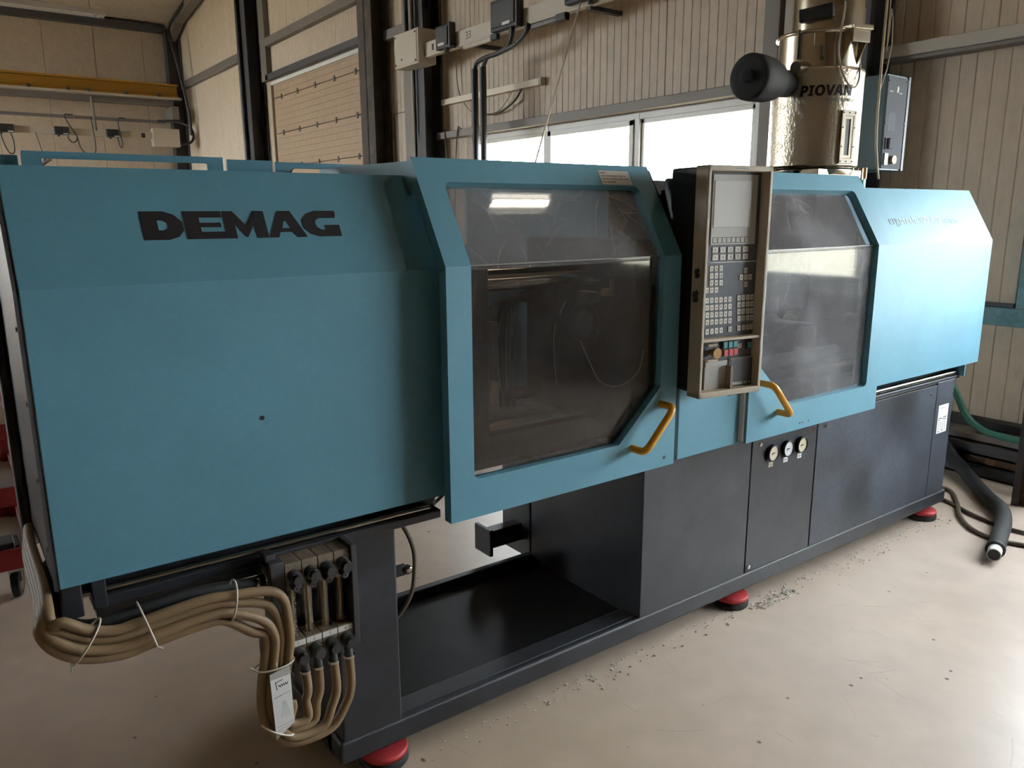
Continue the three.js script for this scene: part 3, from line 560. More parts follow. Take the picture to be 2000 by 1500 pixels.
// injection unit behind the second door
{
  const u = part('injection_unit', mac);
  mesh('carriage_plate', bx(2.30, 3.95, 0.90, 0.935, -0.64, -0.16, 0.006), M.endPlate, u);
  mesh('carriage_base', bx(2.32, 3.9, 0.80, 0.90, -0.60, -0.12, 0.008), M.steelDark, u);
  const ringP = lathe([[0.032, 0], [0.05, 0], [0.05, 0.02], [0.032, 0.02]], 30); ringP.rotateX(Math.PI / 2); ringP.translate(2.93, 0.862, -0.115); mesh('port_ring', ringP, M.endPlate, u);
  mesh('barrel', rod([2.28, 1.13, -0.40], [3.4, 1.13, -0.40], 0.052, 28), M.steelDark, u);
  mesh('heater_band', [2.42, 2.56, 2.70, 2.84].map((x) => disc([x, 1.13, -0.40], [1, 0, 0], 0.066, 0.09, 28)), M.endPlate, u);
  mesh('hopper_block', bx(2.98, 3.55, 0.935, 1.16, -0.58, -0.22, 0.012), M.steelDark, u);
  mesh('drive_cylinder', [disc([3.02, 1.10, -0.20], [0, 1, 0], 0.045, 0.09, 24), disc([3.02, 1.15, -0.20], [0, 1, 0], 0.033, 0.02, 20)], M.steelDark, u);
  mesh('side_cylinder', rod([2.45, 1.0, -0.22], [3.3, 1.0, -0.22], 0.032, 20), M.black, u);
  mesh('throat', bx(3.05, 3.37, 1.15, 1.796, -0.50, -0.22, 0.01), M.steelDark, u);
  mesh('support_arm', rod([2.30, 1.235, -0.35], [2.75, 1.245, -0.35], 0.010, 10), M.white, u);
}
// operator terminal on its swivel
{
  const cp = part('control_panel', mac); cp.position.set(2.0, 1.042, 0.2); cp.rotation.y = -9.5 * Math.PI / 180;
  cp.userData.label = 'beige framed operator control panel with screen and keypad';
  const zf = -0.04;                                           // recessed face
  const F = (u, v) => [u + 0.037, v - 0.02 * (0.608 - v)];
  mesh('housing', [bx(-0.130, 0.122, 0.01, 0.752, -0.20, -0.042, 0.01), bx(-0.125, 0.117, 0.01, 0.722, -0.245, -0.19, 0.008), bx(-0.115, 0.10, 0.05, 0.685, -0.275, -0.24, 0.006)], M.black, cp);
  mesh('frame', [bx(-0.139, -0.127, 0, 0.754, -0.062, 0, 0.003), bx(0.118, 0.131, 0.0, 0.754, -0.062, 0, 0.003), bx(-0.139, 0.131, 0.736, 0.754, -0.062, 0, 0.003), bx(-0.139, 0.131, 0.0, 0.02, -0.062, 0, 0.003)], M.beige, cp);
  mesh('cross_bar', bx(-0.128, 0.119, 0.188, 0.198, -0.045, -0.004, 0.003), M.beige, cp);
  mesh('face_plate', bx(-0.128, 0.119, 0.015, 0.738, zf - 0.006, zf), M.keyboard, cp);
  for (const [y0, z0, k] of [[0.318, -0.052, 1], [0.398, -0.046, 0.8]]) {   // paint chipped off the side of the frame
    const chip = ext([[0, 0.004], [0.010, 0], [0.024, 0.003], [0.031, 0.012], [0.026, 0.022], [0.030, 0.034], [0.018, 0.044], [0.012, 0.036], [0.004, 0.040], [-0.002, 0.024], [0.003, 0.014]].map(([a, b]) => [a * k, b * k]), 0.0008); chip.rotateY(-Math.PI / 2); chip.translate(-0.1390, y0, z0); mesh('wear_patch', chip, M.rusty, cp);
  }
  const box = (u0, u1, v0, v1, z0, z1, r = 0) => { const [a, b] = F(u0, v0), [c, d] = F(u1, v1); return bx(a, c, b, d, z0, z1, r); };
  mesh('screen_bezel', box(-0.1245, 0.0655, 0.5055, 0.7255, zf, zf + 0.003, 0.001), M.bezel, cp);
  mesh('screen', box(-0.118, 0.0395, 0.56, 0.7065, zf + 0.002, zf + 0.005, 0.001), M.screen, cp);
  // keycap symbols: a small dark mark on each key
  const keyGeo = (w, h) => bx(-w / 2, w / 2, -h / 2, h / 2, 0, 0.0025, 0.0006);
  const kBig = keyGeo(0.024, 0.0185), kS = keyGeo(0.0155, 0.0185), kF = keyGeo(0.0145, 0.017), kFr = keyGeo(0.0165, 0.019);
  const marks = [0, 1, 2, 3].map((s) => merge([bx(-0.004 + s * 0.001, 0.003, 0.002 - s * 0.001, 0.0032 - s * 0.001, 0.0025, 0.0028), bx(-0.001, 0.0002 + s * 0.0007, -0.004 + s * 0.0006, 0.002, 0.0025, 0.0028)]));
  let kn = 0;
  const key = (g, u, v, m = M.key, mark = true) => {
    const [a, b] = F(u, v); const o = mesh('key', g, m, cp); o.position.set(a, b, zf);
    if (mark) { const q = mesh('key_symbol', marks[kn++ % 4], M.keyDark, cp); q.position.set(a, b, zf); }
  };
  for (let k = 0; k < 8; k++) { const [a, b] = F(-0.1083 + k * 0.01948, 0.5206); const fr = mesh('key_frame', kFr, M.keyDark, cp); fr.position.set(a, b, zf + 0.0012); const o = mesh('key', kF, M.bezel, cp); o.position.set(a, b, zf + 0.0018); }
  for (let r = 0; r < 2; r++) for (let k = 0; k < 5; k++) key(kBig, -0.1025 + k * 0.0322 + r * 0.0015, 0.4895 - r * 0.0235);
  mesh('divider', box(-0.127, 0.08, 0.4483, 0.4508, zf, zf + 0.002), M.white, cp);
  for (let r = 0; r < 4; r++) for (let k = 0; k < 4; k++) { if (r === 3 && k === 3) continue; if (k === 0 && r < 3) continue; key(kS, -0.1333 + k * 0.0197 + r * 0.0014, 0.4305 - r * 0.0232); }
  for (const [u, v] of [[0.034, 0.4201], [0.0162, 0.3979], [0.0357, 0.3980], [0.0547, 0.3979], [0.0376, 0.3741]]) key(kS, u, v);
  for (let r = 0; r < 4; r++) for (let k = 0; k < 6; k++) key(kS, -0.1261 + k * 0.0195 + r * 0.0016, 0.3280 - r * 0.0238);
  for (let r = 0; r < 4; r++) for (let k = 0; k < 4; k++) key(kS, 0.0108 + k * 0.0194 + r * 0.0017, 0.3305 - r * 0.0231);
  for (const u of [-0.1198, -0.1, -0.0803, -0.0602, -0.0216, 0.0181, 0.0385, 0.0577, 0.0765]) key(kS, u, 0.2255 + (u + 0.12) * 0.025);
  // lower switch field
  for (const [u, v, m] of [[-0.045, 0.1775, 0], [-0.0228, 0.1775, 0], [-0.0015, 0.178, 0], [0.0631, 0.170, 0], [-0.0403, 0.150, 1], [-0.0184, 0.151, 1], [0.0022, 0.152, 1]]) {
    const [a, b] = F(u, v); mesh('button_base', bx(a - 0.0105, a + 0.0105, b - 0.0125, b + 0.0125, zf, zf + 0.009, 0.001), m ? M.beigeWorn : M.keyDark, cp);
    mesh('button', bx(a - 0.0085, a + 0.0085, b - 0.0105, b + 0.0105, zf + 0.008, zf + 0.012, 0.001), m ? M.redButton : M.teButton, cp);
  }
  { const [a, b] = F(0.0262, 0.1677); mesh('sticker', bx(a - 0.011, a + 0.011, b - 0.0085, b + 0.0085, zf, zf + 0.001), M.bezel, cp); }
  { // emergency stop between its guards
    const [a, b] = F(-0.0985, 0.157);
    mesh('stop_knob', [rod([a, b, zf], [a, b, zf + 0.022], 0.010, 20), rod([a, b, zf + 0.020], [a, b, zf + 0.034], 0.0175, 28)], M.brass, cp);
    mesh('knob_guard', bx(a - 0.028, a + 0.012, b + 0.022, b + 0.030, zf, zf + 0.02, 0.002), M.beige, cp); mesh('knob_guard', [bx(a - 0.028, a + 0.016, b - 0.031, b - 0.023, zf, zf + 0.02, 0.002)], M.beige, cp);
  }
  mesh('card_flap', [box(-0.1255, -0.034, 0.022, 0.124, zf, zf + 0.006, 0.001), box(-0.1255, -0.031, 0.109, 0.1255, zf, zf + 0.009, 0.001)], M.bezel, cp);
  mesh('flap_divider', box(-0.0335, -0.0225, 0.006, 0.108, zf, zf + 0.03, 0.002), M.beigeWorn, cp);
  mesh('name_flap_edge', box(-0.0194, 0.0857, 0.0285, 0.1305, zf, zf + 0.007, 0.001), M.white, cp);
  mesh('name_flap', box(-0.0165, 0.083, 0.0315, 0.1275, zf + 0.006, zf + 0.0085, 0.001), M.keyboard, cp);
  const [tx, ty] = F(-0.0135, 0.0372);
  const t1 = new TextGeometry('DEMAG NC4', { font, size: 0.0098, depth: 0.0004, curveSegments: 3 }); t1.computeBoundingBox(); t1.scale(0.091 / t1.boundingBox.max.x, 1, 1); t1.translate(tx, ty, zf + 0.0085); mesh('lettering', t1, M.white, cp);
  mesh('frame_print', [0, 1, 2, 3, 4].map((k) => bx(-0.03 + k * 0.011, -0.024 + k * 0.011, 0.744, 0.747, 0, 0.0004)), M.inkGrey, cp);
}

// ------------------------------------------------------------------ hopper dryer on the machine
{
  const h = thing('hopper_dryer', 'stainless steel hopper dryer with black blower standing on the teal machine', 'hopper', null, [3.212, 1.80, -0.36]);
  const R = 0.197;
  mesh('base_flange', [lathe([[0.0, 0.034], [0.185, 0.034], [0.185, 0.05], [0.0, 0.05]], 64), lathe([[0.176, 0.012], [0.183, 0.03], [0.183, 0.05], [0.176, 0.05]], 64), bx(-0.17, 0.17, 0.0, 0.036, -0.15, 0.15, 0.004)], M.inox, h);
  const body = lathe([[0.15, 0.046], [R - 0.006, 0.046], [R, 0.054], [R, 0.43], [R + 0.002, 0.446], [R, 0.458], [R - 0.006, 0.462], [0.16, 0.464]], 128);
  { const uv = body.attributes.uv; for (let i = 0; i < uv.count; i++) uv.setXY(i, uv.getX(i) * 1.24, body.attributes.position.getY(i)); }
  mesh('drying_drum', body, M.inoxHammer, h);
  const lid = lathe([[0.172, 0.46], [0.177, 0.462], [0.177, 0.60], [0.188, 0.603], [0.190, 0.609], [0.188, 0.616], [0.16, 0.622], [0.05, 0.634]], 96); mesh('lid_ring', lid, M.inox, h);
  const top = lathe([[0.15, 0.62], [0.153, 0.622], [0.153, 1.5], [0.10, 1.55], [0, 1.56]], 96); top.translate(0.052, 0, 0); mesh('loader_cylinder', top, M.inox, h);
  mesh('cylinder_seam', bx(-0.002, 0.002, 0.72, 1.4, -0.002, 0.002).translate(0.052 + 0.153 * Math.sin(0.32), 0, 0.153 * Math.cos(0.32)), M.black, h);
  // black level sensor
  const sens = bx(-0.072, 0.072, -0.027, 0.027, -0.012, 0.022, 0.005); sens.rotateZ(0.07); sens.rotateY(-1.3); sens.translate(0.052 - 0.16 * Math.sin(1.3), 0.692, 0.16 * Math.cos(1.3)); mesh('level_sensor', sens, M.black, h);
  const onDrum = (t, r, y) => [r * Math.sin(t), y, r * Math.cos(t)];
  mesh('sensor_cable', tube([[-0.035, 0.715, 0.13], onDrum(-0.45, 0.17, 0.72), onDrum(-0.52, 0.195, 0.68), onDrum(-0.58, 0.203, 0.60), onDrum(-0.60, 0.203, 0.52), onDrum(-0.52, 0.205, 0.45), onDrum(-0.34, 0.21, 0.385), onDrum(-0.16, 0.21, 0.375), onDrum(-0.04, 0.208, 0.41), onDrum(0.02, 0.20, 0.47)], 0.0042, 70, 8), M.rope, h);
  // lid hinge bracket and its gusset ribs
  const rb = part('lid_bracket', h); rb.position.set(-0.040, 0, 0.172); rb.rotation.y = -0.25;
  mesh('bracket_cap', bx(-0.035, 0.07, 0.605, 0.625, -0.03, 0.055, 0.003), M.inox, rb);
  mesh('bracket_front', bx(-0.03, 0.066, 0.555, 0.605, 0.035, 0.045, 0.002), M.inox, rb);
  for (const xx of [-0.026, 0.058]) { const gs = ext([[0, 0], [0.055, 0.1], [0.055, 0.14], [0, 0.14]], 0.004); gs.rotateY(-Math.PI / 2); gs.translate(xx, 0.465, -0.015); mesh('gusset', gs, M.inox, rb); }
  // toggle latch
  mesh('latch_plate', bx(-0.022, 0.022, 0.545, 0.60, -0.004, 0.01, 0.003).rotateY(-1.1).translate(-0.15, 0, 0.098), M.inox, h);
  mesh('latch_hook', tube([[-0.153, 0.545, 0.11], [-0.153, 0.52, 0.113], [-0.158, 0.50, 0.115], [-0.152, 0.49, 0.12], [-0.146, 0.50, 0.118]], 0.0035, 24, 8), M.black, h);
  mesh('latch_rod', rod([-0.185, 0.62, 0.02], [-0.185, 0.50, 0.02], 0.005, 8), M.black, h);
  mesh('return_pipe', rod([-0.17, 0.465, 0.05], [-0.265, 0.452, 0.065], 0.024, 20), M.inox, h);
  // blower
  const bl = part('blower', h); bl.position.set(-0.515, 0.40, 0.015); bl.rotation.y = 0.1;
  const drum = lathe([[0, 0], [0.062, 0.0], [0.072, 0.004], [0.084, 0.004], [0.094, 0.014], [0.095, 0.05], [0.092, 0.13], [0.082, 0.18], [0.06, 0.24], [0.05, 0.37]], 48); drum.rotateZ(-Math.PI / 2); mesh('motor_drum', drum, M.rubber, bl);
  const hub = lathe([[0, -0.03], [0.02, -0.03], [0.026, -0.022], [0.028, 0.0], [0, 0.0]], 24); hub.rotateZ(-Math.PI / 2); mesh('hub', hub, M.rubber, bl);
  // sight glass in its frame, set on the drum
  const sg = part('sight_glass', h); const a = -0.21; sg.position.set(R * Math.sin(a), 0.168, R * Math.cos(a)); sg.rotation.y = a;
  const fr = ext([[-0.042, -0.112], [0.042, -0.112], [0.042, 0.112], [-0.042, 0.112]], 0.016, [[[-0.026, -0.088], [0.026, -0.088], [0.026, 0.088], [-0.026, 0.088]]], 0.002); fr.translate(0, 0, -0.011); mesh('frame', fr, M.satin, sg);
  const fr2 = ext([[-0.026, -0.088], [0.026, -0.088], [0.026, 0.088], [-0.026, 0.088]], 0.004, [[[-0.016, -0.076], [0.012, -0.076], [0.012, 0.076], [-0.016, 0.076]]]); fr2.translate(0, 0, 0.0012); mesh('inner_frame', fr2, M.satin, sg);
  mesh('pane', bx(-0.02, 0.018, -0.08, 0.08, 0.0004, 0.0016), std({ color: lin(0.05, 0.048, 0.042), roughness: 0.5 }), sg);
  for (const [sx, sy] of [[-0.034, -0.102], [0, -0.102], [0.034, -0.102], [-0.034, 0.102], [0, 0.102], [0.034, 0.102], [-0.034, -0.04], [-0.034, 0.04], [0.034, -0.04], [0.034, 0.04]]) mesh('screw', disc([sx, sy, 0.0075], [0, 0, 1], 0.0032, 0.003, 8), M.black, sg);
  // PIOVAN lettering bent round the drum
  const bend = (s, size, width, ang, y, m, f, skew = 0, rad = R + 0.0008) => {
    const q = new TextGeometry(s, { font: f, size, depth: 0.0006, curveSegments: 5, bevelEnabled: size > 0.03, bevelSize: 0.0012, bevelThickness: 0.0003, bevelSegments: 1 }); q.computeBoundingBox(); const k = width / q.boundingBox.max.x, p = q.attributes.position;
    const nn = q.attributes.normal;
    for (let i = 0; i < p.count; i++) {
      const x = p.getX(i) * k + p.getY(i) * skew, t = ang + x / R, r = rad + p.getZ(i);
      p.setXYZ(i, r * Math.sin(t), p.getY(i) + y, r * Math.cos(t));
      const nx = nn.getX(i), nz = nn.getZ(i); nn.setXYZ(i, nx * Math.cos(t) + nz * Math.sin(t), nn.getY(i), nz * Math.cos(t) - nx * Math.sin(t));
    }
    mesh('lettering', q, m, h);
  };
  bend('PIOVAN', 0.042, 0.228, -1.35, 0.342, M.ink, font, 0.10);
  bend('| PLASTICS TECHNOLOGY', 0.0145, 0.16, -0.84, 0.316, M.inkGrey, fontR);
  // control cabinet of the dryer, on a bracket beside the drum
  const cc = part('control_cabinet', h);
  mesh('cabinet_shell', bx(0.405, 0.612, 0.045, 0.487, -0.19, 0.102, 0.004), M.tealDark, cc);
  mesh('cabinet_face', bx(0.411, 0.588, 0.053, 0.478, 0.098, 0.107, 0.002), M.greyFace, cc);
  mesh('face_edge', bx(0.590, 0.612, 0.045, 0.487, 0.094, 0.109, 0.002), M.black, cc);
  mesh('display_field', bx(0.435, 0.505, 0.23, 0.315, 0.107, 0.1078), phys({ color: lin(0.15, 0.16, 0.18), specularIntensity: 0.25, roughness: 0.8 }), cc);
  mesh('switch', bx(0.44, 0.475, 0.145, 0.195, 0.105, 0.125, 0.003), M.greyFace, cc);
  mesh('switch_socket', bx(0.424, 0.442, 0.143, 0.197, 0.105, 0.112, 0.001), M.black, cc);
  mesh('rotary_switch', [disc([0.492, 0.095, 0.117], [0, 0, 1], 0.019, 0.02, 24)], M.brass, cc);
  mesh('switch_socket', bx(0.424, 0.455, 0.07, 0.125, 0.105, 0.115, 0.001), M.bezel, cc);
  for (const [sx, sy] of [[0.418, 0.455], [0.58, 0.462], [0.418, 0.262], [0.582, 0.27], [0.418, 0.075]]) mesh('screw', disc([sx, sy, 0.108], [0, 0, 1], 0.004, 0.004, 8), M.black, cc);
  mesh('emblem', ext([[0, 0], [0.012, 0.004], [0.016, 0.02], [0.010, 0.032], [0.002, 0.026]], 0.001).translate(0.495, 0.405, 0.107), M.paper, cc);
  mesh('emblem_line', [bx(0.43, 0.46, 0.408, 0.411, 0.107, 0.1078), bx(0.515, 0.545, 0.403, 0.406, 0.107, 0.1078)], M.paper, cc);
  mesh('cabinet_bracket', bx(0.17, 0.43, 0.0, 0.046, -0.10, 0.0, 0.004), M.steelDark, cc);
  mesh('cable_gland', [disc([0.20, 0.02, 0.13], [0, 1, 0], 0.012, 0.05, 12), disc([0.235, 0.025, 0.13], [0, 1, 0], 0.010, 0.05, 12)], M.brass, h);
}
single('coolant_pipe', rod([3.70, 1.745, -0.40], [3.70, 1.86, -0.40], 0.028, 20), M.greenPipe, 'short pale green pipe standing under the dark dryer cabinet', 'pipe');
single('hanging_cable', tube([[3.515, 1.80, -0.20], [3.43, 1.98, -0.18], [3.42, 2.3, -0.18], [3.42, 2.7, -0.18], [3.40, 3.2, -0.18], [3.40, 4.6, -0.2], [3.40, roofY(-0.2), -0.2]], 0.006, 80, 8), M.rope, 'grey cord hanging down beside the stainless hopper', 'cord');
single('hanging_cable', tube([[3.425, 2.18, -0.18], [3.46, 2.30, -0.17], [3.475, 2.42, -0.17], [3.45, 2.56, -0.17], [3.43, 2.8, -0.17], [3.42, roofY(-0.17), -0.17]], 0.003, 60, 6), M.rope, 'thin slack wire looping beside the hopper cord', 'wire');

// ------------------------------------------------------------------ cooling water manifold and hoses
{
  const m = thing('water_manifold', 'four tube cooling water flow meter block with black knobs on machine post', 'flow meter', null, [0, 0, 0]);
  mesh('bracket', [bx(0.444, 0.482, 0.50, 0.80, -0.02, 0.045, 0.004), bx(0.656, 0.672, 0.515, 0.80, -0.02, 0.056, 0.003), bx(0.47, 0.66, 0.50, 0.80, -0.036, -0.02, 0.003), bx(0.444, 0.47, 0.78, 0.815, -0.02, 0.02, 0.003)], M.steelDark, m);
  for (let k = 0; k < 4; k++) {
    const x = 0.503 + k * 0.0437;
    mesh('upper_block', bx(x - 0.0212, x + 0.0212, 0.718, 0.792, -0.018, 0.046, 0.002), M.block, m);
    mesh('lower_block', bx(x - 0.0212, x + 0.0212, 0.512, 0.578, -0.018, 0.046, 0.002), M.block, m);
    const num = canvasTex(128, 48, (g) => { g.fillStyle = '#dcd8d0'; g.fillRect(0, 0, 128, 48); g.fillStyle = '#222'; g.font = '34px sans-serif'; g.fillText(String(k + 1), 54, 36); });
    mesh('number_label', bxUV(x - 0.0205, x + 0.0205, 0.560, 0.5755, 0.0468), std({ map: num, roughness: 0.5 }), m);
    mesh('flow_tube', rod([x, 0.578, 0.018], [x, 0.718, 0.018], 0.0105, 16), M.clear, m);
    mesh('float_rod', rod([x, 0.58, 0.018], [x, 0.716, 0.018], 0.0045, 10), M.brass, m);
    const kn = (y, s) => { const g = []; g.push(disc([x, y, 0.056], [0, 0, 1], 0.017 * s, 0.03, 24), disc([x, y, 0.078], [0, 0, 1], 0.0145 * s, 0.02, 8)); return g; };
    mesh('knob', kn(0.757, 0.95), M.knob, m);
    mesh('knob', kn(0.540, 1.0), M.knob, m);
    mesh('thermometer_port', [disc([x - 0.002, 0.731, 0.056], [0, 0, 1], 0.0095, 0.03, 20)], M.knob, m);
    mesh('port_face', disc([x - 0.002, 0.731, 0.0715], [0, 0, 1], 0.008, 0.002, 18), M.endPlate, m);
    mesh('port_pin', disc([x - 0.002, 0.731, 0.073], [0, 0, 1], 0.0028, 0.002, 10), M.black, m);
    const fx = [0.513, 0.548, 0.591, 0.635][k];
    mesh('hose_nozzle', [rod([fx, 0.52, 0.055], [fx, 0.488, 0.06], 0.0115, 16)], M.knob, m);
    mesh('hose_clip', [disc([fx, 0.492, 0.0595], [0, 1, 0], 0.0152, 0.007, 20)], M.chrome, m);
  }
  mesh('inlet_connector', [rod([0.425, 0.752, 0.015], [0.448, 0.752, 0.015], 0.017, 20)], M.black, m);
  mesh('inlet_clamp', [rod([0.437, 0.752, 0.015], [0.443, 0.752, 0.015], 0.0185, 20), bx(0.415, 0.422, 0.735, 0.768, 0.028, 0.032, 0.001)], M.chrome, m);
}
const hoseEnd = [0.635, 0.591, 0.548, 0.513];
for (let k = 0; k < 4; k++) {
  const y = 0.703 + 0.0215 * k, vx = 0.394 + 0.0195 * k, yl = 0.303 + 0.021 * k, e = hoseEnd[k], dz = 0.008 * (k % 2);
  const mx = (vx + e) / 2, z = 0.062 + dz;
  const j = 3 - k, p = [[0.06 + 0.01 * j, 0.80 - 0.02 * j, -0.72], [0.0 - 0.003 * j, 0.815 - 0.020 * j, -0.60], [-0.022 - 0.003 * j, 0.84 - 0.020 * j, -0.42], [-0.024 - 0.004 * j, 0.835 - 0.018 * j, -0.12], [-0.029 - 0.006 * j, 0.832 - 0.012 * j, 0.02], [-0.028 - 0.007 * j, 0.80 - 0.006 * j, 0.056], [-0.008 - 0.006 * j, y + 0.040, z], [0.04 - 0.006 * j, y + 0.006, z], [0.10, y - 0.012, z], [0.18, y - 0.004, z], [0.27, y + 0.002, z], [0.335 - 0.004 * (3 - k), y - 0.004, z], [vx - 0.012 + 0.004 * k, y - 0.035 - 0.006 * (3 - k), z], [vx + 0.022, 0.625, z], [vx + 0.016, 0.56, z], [vx + 0.004, 0.50, z], [vx - 0.001, 0.43, z + 0.004], [vx + 0.015, yl + 0.058, z + 0.01], [vx * 0.62 + e * 0.38 - 0.02, yl + 0.008, z + 0.012], [mx + 0.02 + 0.01 * (3 - k), yl + 0.004, z + 0.01], [e - 0.022 + 0.004 * k, yl + 0.05, z + 0.004], [e - 0.001, 0.40 + 0.014 * k, z], [e, 0.488, 0.06]];
  single('water_hose', tube(p, 0.0122, 190, 12), M.hose, ['clear braided water hose, outermost of the bundle, looping to manifold tube 4', 'braided water hose lying just inside the outermost loop, ending under the third flow tube', 'braided water hose lying against the innermost loop, ending under the second flow tube', 'clear braided water hose, innermost of the bundle, looping to manifold tube 1'][k], 'hose', 'braided water hoses under the machine');
}
single('supply_hose', tube([[0.0, 0.84, -0.20], [0.0, 0.775, -0.06], [0.04, 0.757, 0.01], [0.15, 0.765, 0.022], [0.236, 0.772, 0.022], [0.32, 0.766, 0.02], [0.38, 0.755, 0.016], [0.428, 0.752, 0.015]], 0.0145, 80, 14), M.rubber, 'smooth black hose running above the braided bundle to the manifold', 'hose');
function tieLoop(c, axis, ry, rz, label) {
  const A = V(axis).normalize(), up = new THREE.Vector3(0, 1, 0).sub(A.clone().multiplyScalar(A.y)); if (up.length() < 0.2) up.set(1, 0, 0); up.normalize(); const sd = A.clone().cross(up), C = V(c), pts = [];
  for (let i = 0; i < 20; i++) { const t = i / 20 * 6.2832; pts.push(C.clone().addScaledVector(up, ry * Math.cos(t)).addScaledVector(sd, rz * Math.sin(t))); }
  const cv = new THREE.CatmullRomCurve3(pts, true), tail = C.clone().addScaledVector(up, -ry).addScaledVector(sd, 0.004);
  single('cable_tie', [new THREE.TubeGeometry(cv, 60, 0.0024, 6, true), rod(tail.toArray(), tail.clone().addScaledVector(up, -0.012).addScaledVector(A, 0.01).toArray(), 0.0024, 6)], M.tie, label, 'cable tie', 'pale cable ties round the hoses');
}
tieLoop([0.155, 0.742, 0.055], [0.98, 0.25, 0], 0.060, 0.036, 'pale cable tie hanging the hose bundle from the bed beam');
tieLoop([0.030, 0.745, 0.060], [0.8, -0.6, 0], 0.055, 0.03, 'pale cable tie at the bend of the hose bundle below the end panel');
tieLoop([0.345, 0.742, 0.055], [0.97, -0.2, 0], 0.050, 0.036, 'pale cable tie holding black and braided hoses beside manifold');
tieLoop([0.432, 0.545, 0.066], [0.1, 1, 0], 0.050, 0.028, 'pale cable tie round the falling hoses above the paper tag');
tieLoop([0.425, 0.368, 0.075], [0.55, 0.8, 0], 0.046, 0.028, 'pale cable tie low on the hose loop behind the paper tag');
{
  const tt = canvasTex(256, 900, (g) => {
    g.fillStyle = '#e9e7e4'; g.fillRect(0, 0, 256, 900); g.fillStyle = '#b5b2ad'; g.fillRect(0, 0, 256, 110);
    g.strokeStyle = '#1e1e1e'; g.lineWidth = 10; g.beginPath(); g.moveTo(60, 150); g.lineTo(70, 260); g.stroke();
    g.lineWidth = 9; g.beginPath(); g.moveTo(60, 160); g.lineTo(150, 146); g.stroke(); g.beginPath(); g.moveTo(92, 225); for (let k = 0; k < 9; k++) g.lineTo(100 + k * 14, 205 + (k % 2) * 26 - k); g.stroke();
    g.lineWidth = 3; for (const y of [330, 345, 730, 770, 800, 825]) { g.beginPath(); g.moveTo(20, y + 20); g.lineTo(y === 345 ? 120 : 236, y); g.stroke(); }
    g.strokeStyle = '#9a9896'; g.lineWidth = 3; for (let k = 0; k < 6; k++) { g.beginPath(); g.moveTo(120 + k * 8, 430); g.lineTo(90 + k * 22, 640); g.stroke(); }
  });
  const t = thing('paper_tag', 'white handwritten paper tag in plastic sleeve tied to the braided hoses', 'tag', null, [0.436, 0.452, 0.098]);
  const g = ext([[-0.026, -0.095], [0.024, -0.066], [0.0255, 0.095], [-0.026, 0.088]], 0.0012);
  { const p = g.attributes.position, uv = g.attributes.uv; for (let i = 0; i < p.count; i++) uv.setXY(i, (p.getX(i) + 0.026) / 0.052, (p.getY(i) + 0.095) / 0.19); }
  mesh('sheet', g, std({ map: tt, roughness: 0.4 }), t);
  mesh('string', tube([[-0.002, 0.088, 0], [-0.004, 0.098, -0.008], [0.0, 0.105, -0.02]], 0.0012, 10, 5), M.rope, t);
  t.rotation.z = 0.03;
}
single('hanging_cable', tube([[0.86, 0.80, -0.20], [0.905, 0.74, -0.14], [0.935, 0.66, -0.12], [0.938, 0.58, -0.12], [0.925, 0.50, -0.125], [0.88, 0.43, -0.14], [0.83, 0.40, -0.16]], 0.0065, 50, 8), M.cord, 'brown black cable sagging beside the dark machine post', 'cable');
single('hanging_cable', tube([[1.02, 0.80, -0.20], [1.00, 0.745, -0.2], [1.035, 0.735, -0.2], [1.09, 0.765, -0.2], [1.12, 0.80, -0.2]], 0.0055, 30, 8), M.cord, 'short black cable loop under the tinted door', 'cable');

// ------------------------------------------------------------------ rags inside the second door
function rag(x, y, z, s, label) {
  const g = new THREE.IcosahedronGeometry(1, 4), p = g.attributes.position, n1 = fbm(4, 4, 900 + Math.round(x * 100));
  for (let i = 0; i < p.count; i++) { const v = new THREE.Vector3().fromBufferAttribute(p, i), k = 0.55 + 0.9 * n1(0.5 + 0.35 * v.x + 0.2 * v.y, 0.5 + 0.35 * v.z - 0.15 * v.y); p.setXYZ(i, x + v.x * k * s, y + Math.max(-0.25, v.y) * k * s * 0.55 + s * 0.12, z + v.z * k * s * 0.8); }
  g.computeVertexNormals(); single('rag', g, M.cloth, label, 'rag', 'rags left inside the machine');
}
rag(3.10, 1.16, -0.30, 0.075, 'crumpled pale rag on the block behind the scratched pane');
rag(3.30, 1.16, -0.36, 0.095, 'wider pale rag lying deeper behind the scratched pane');

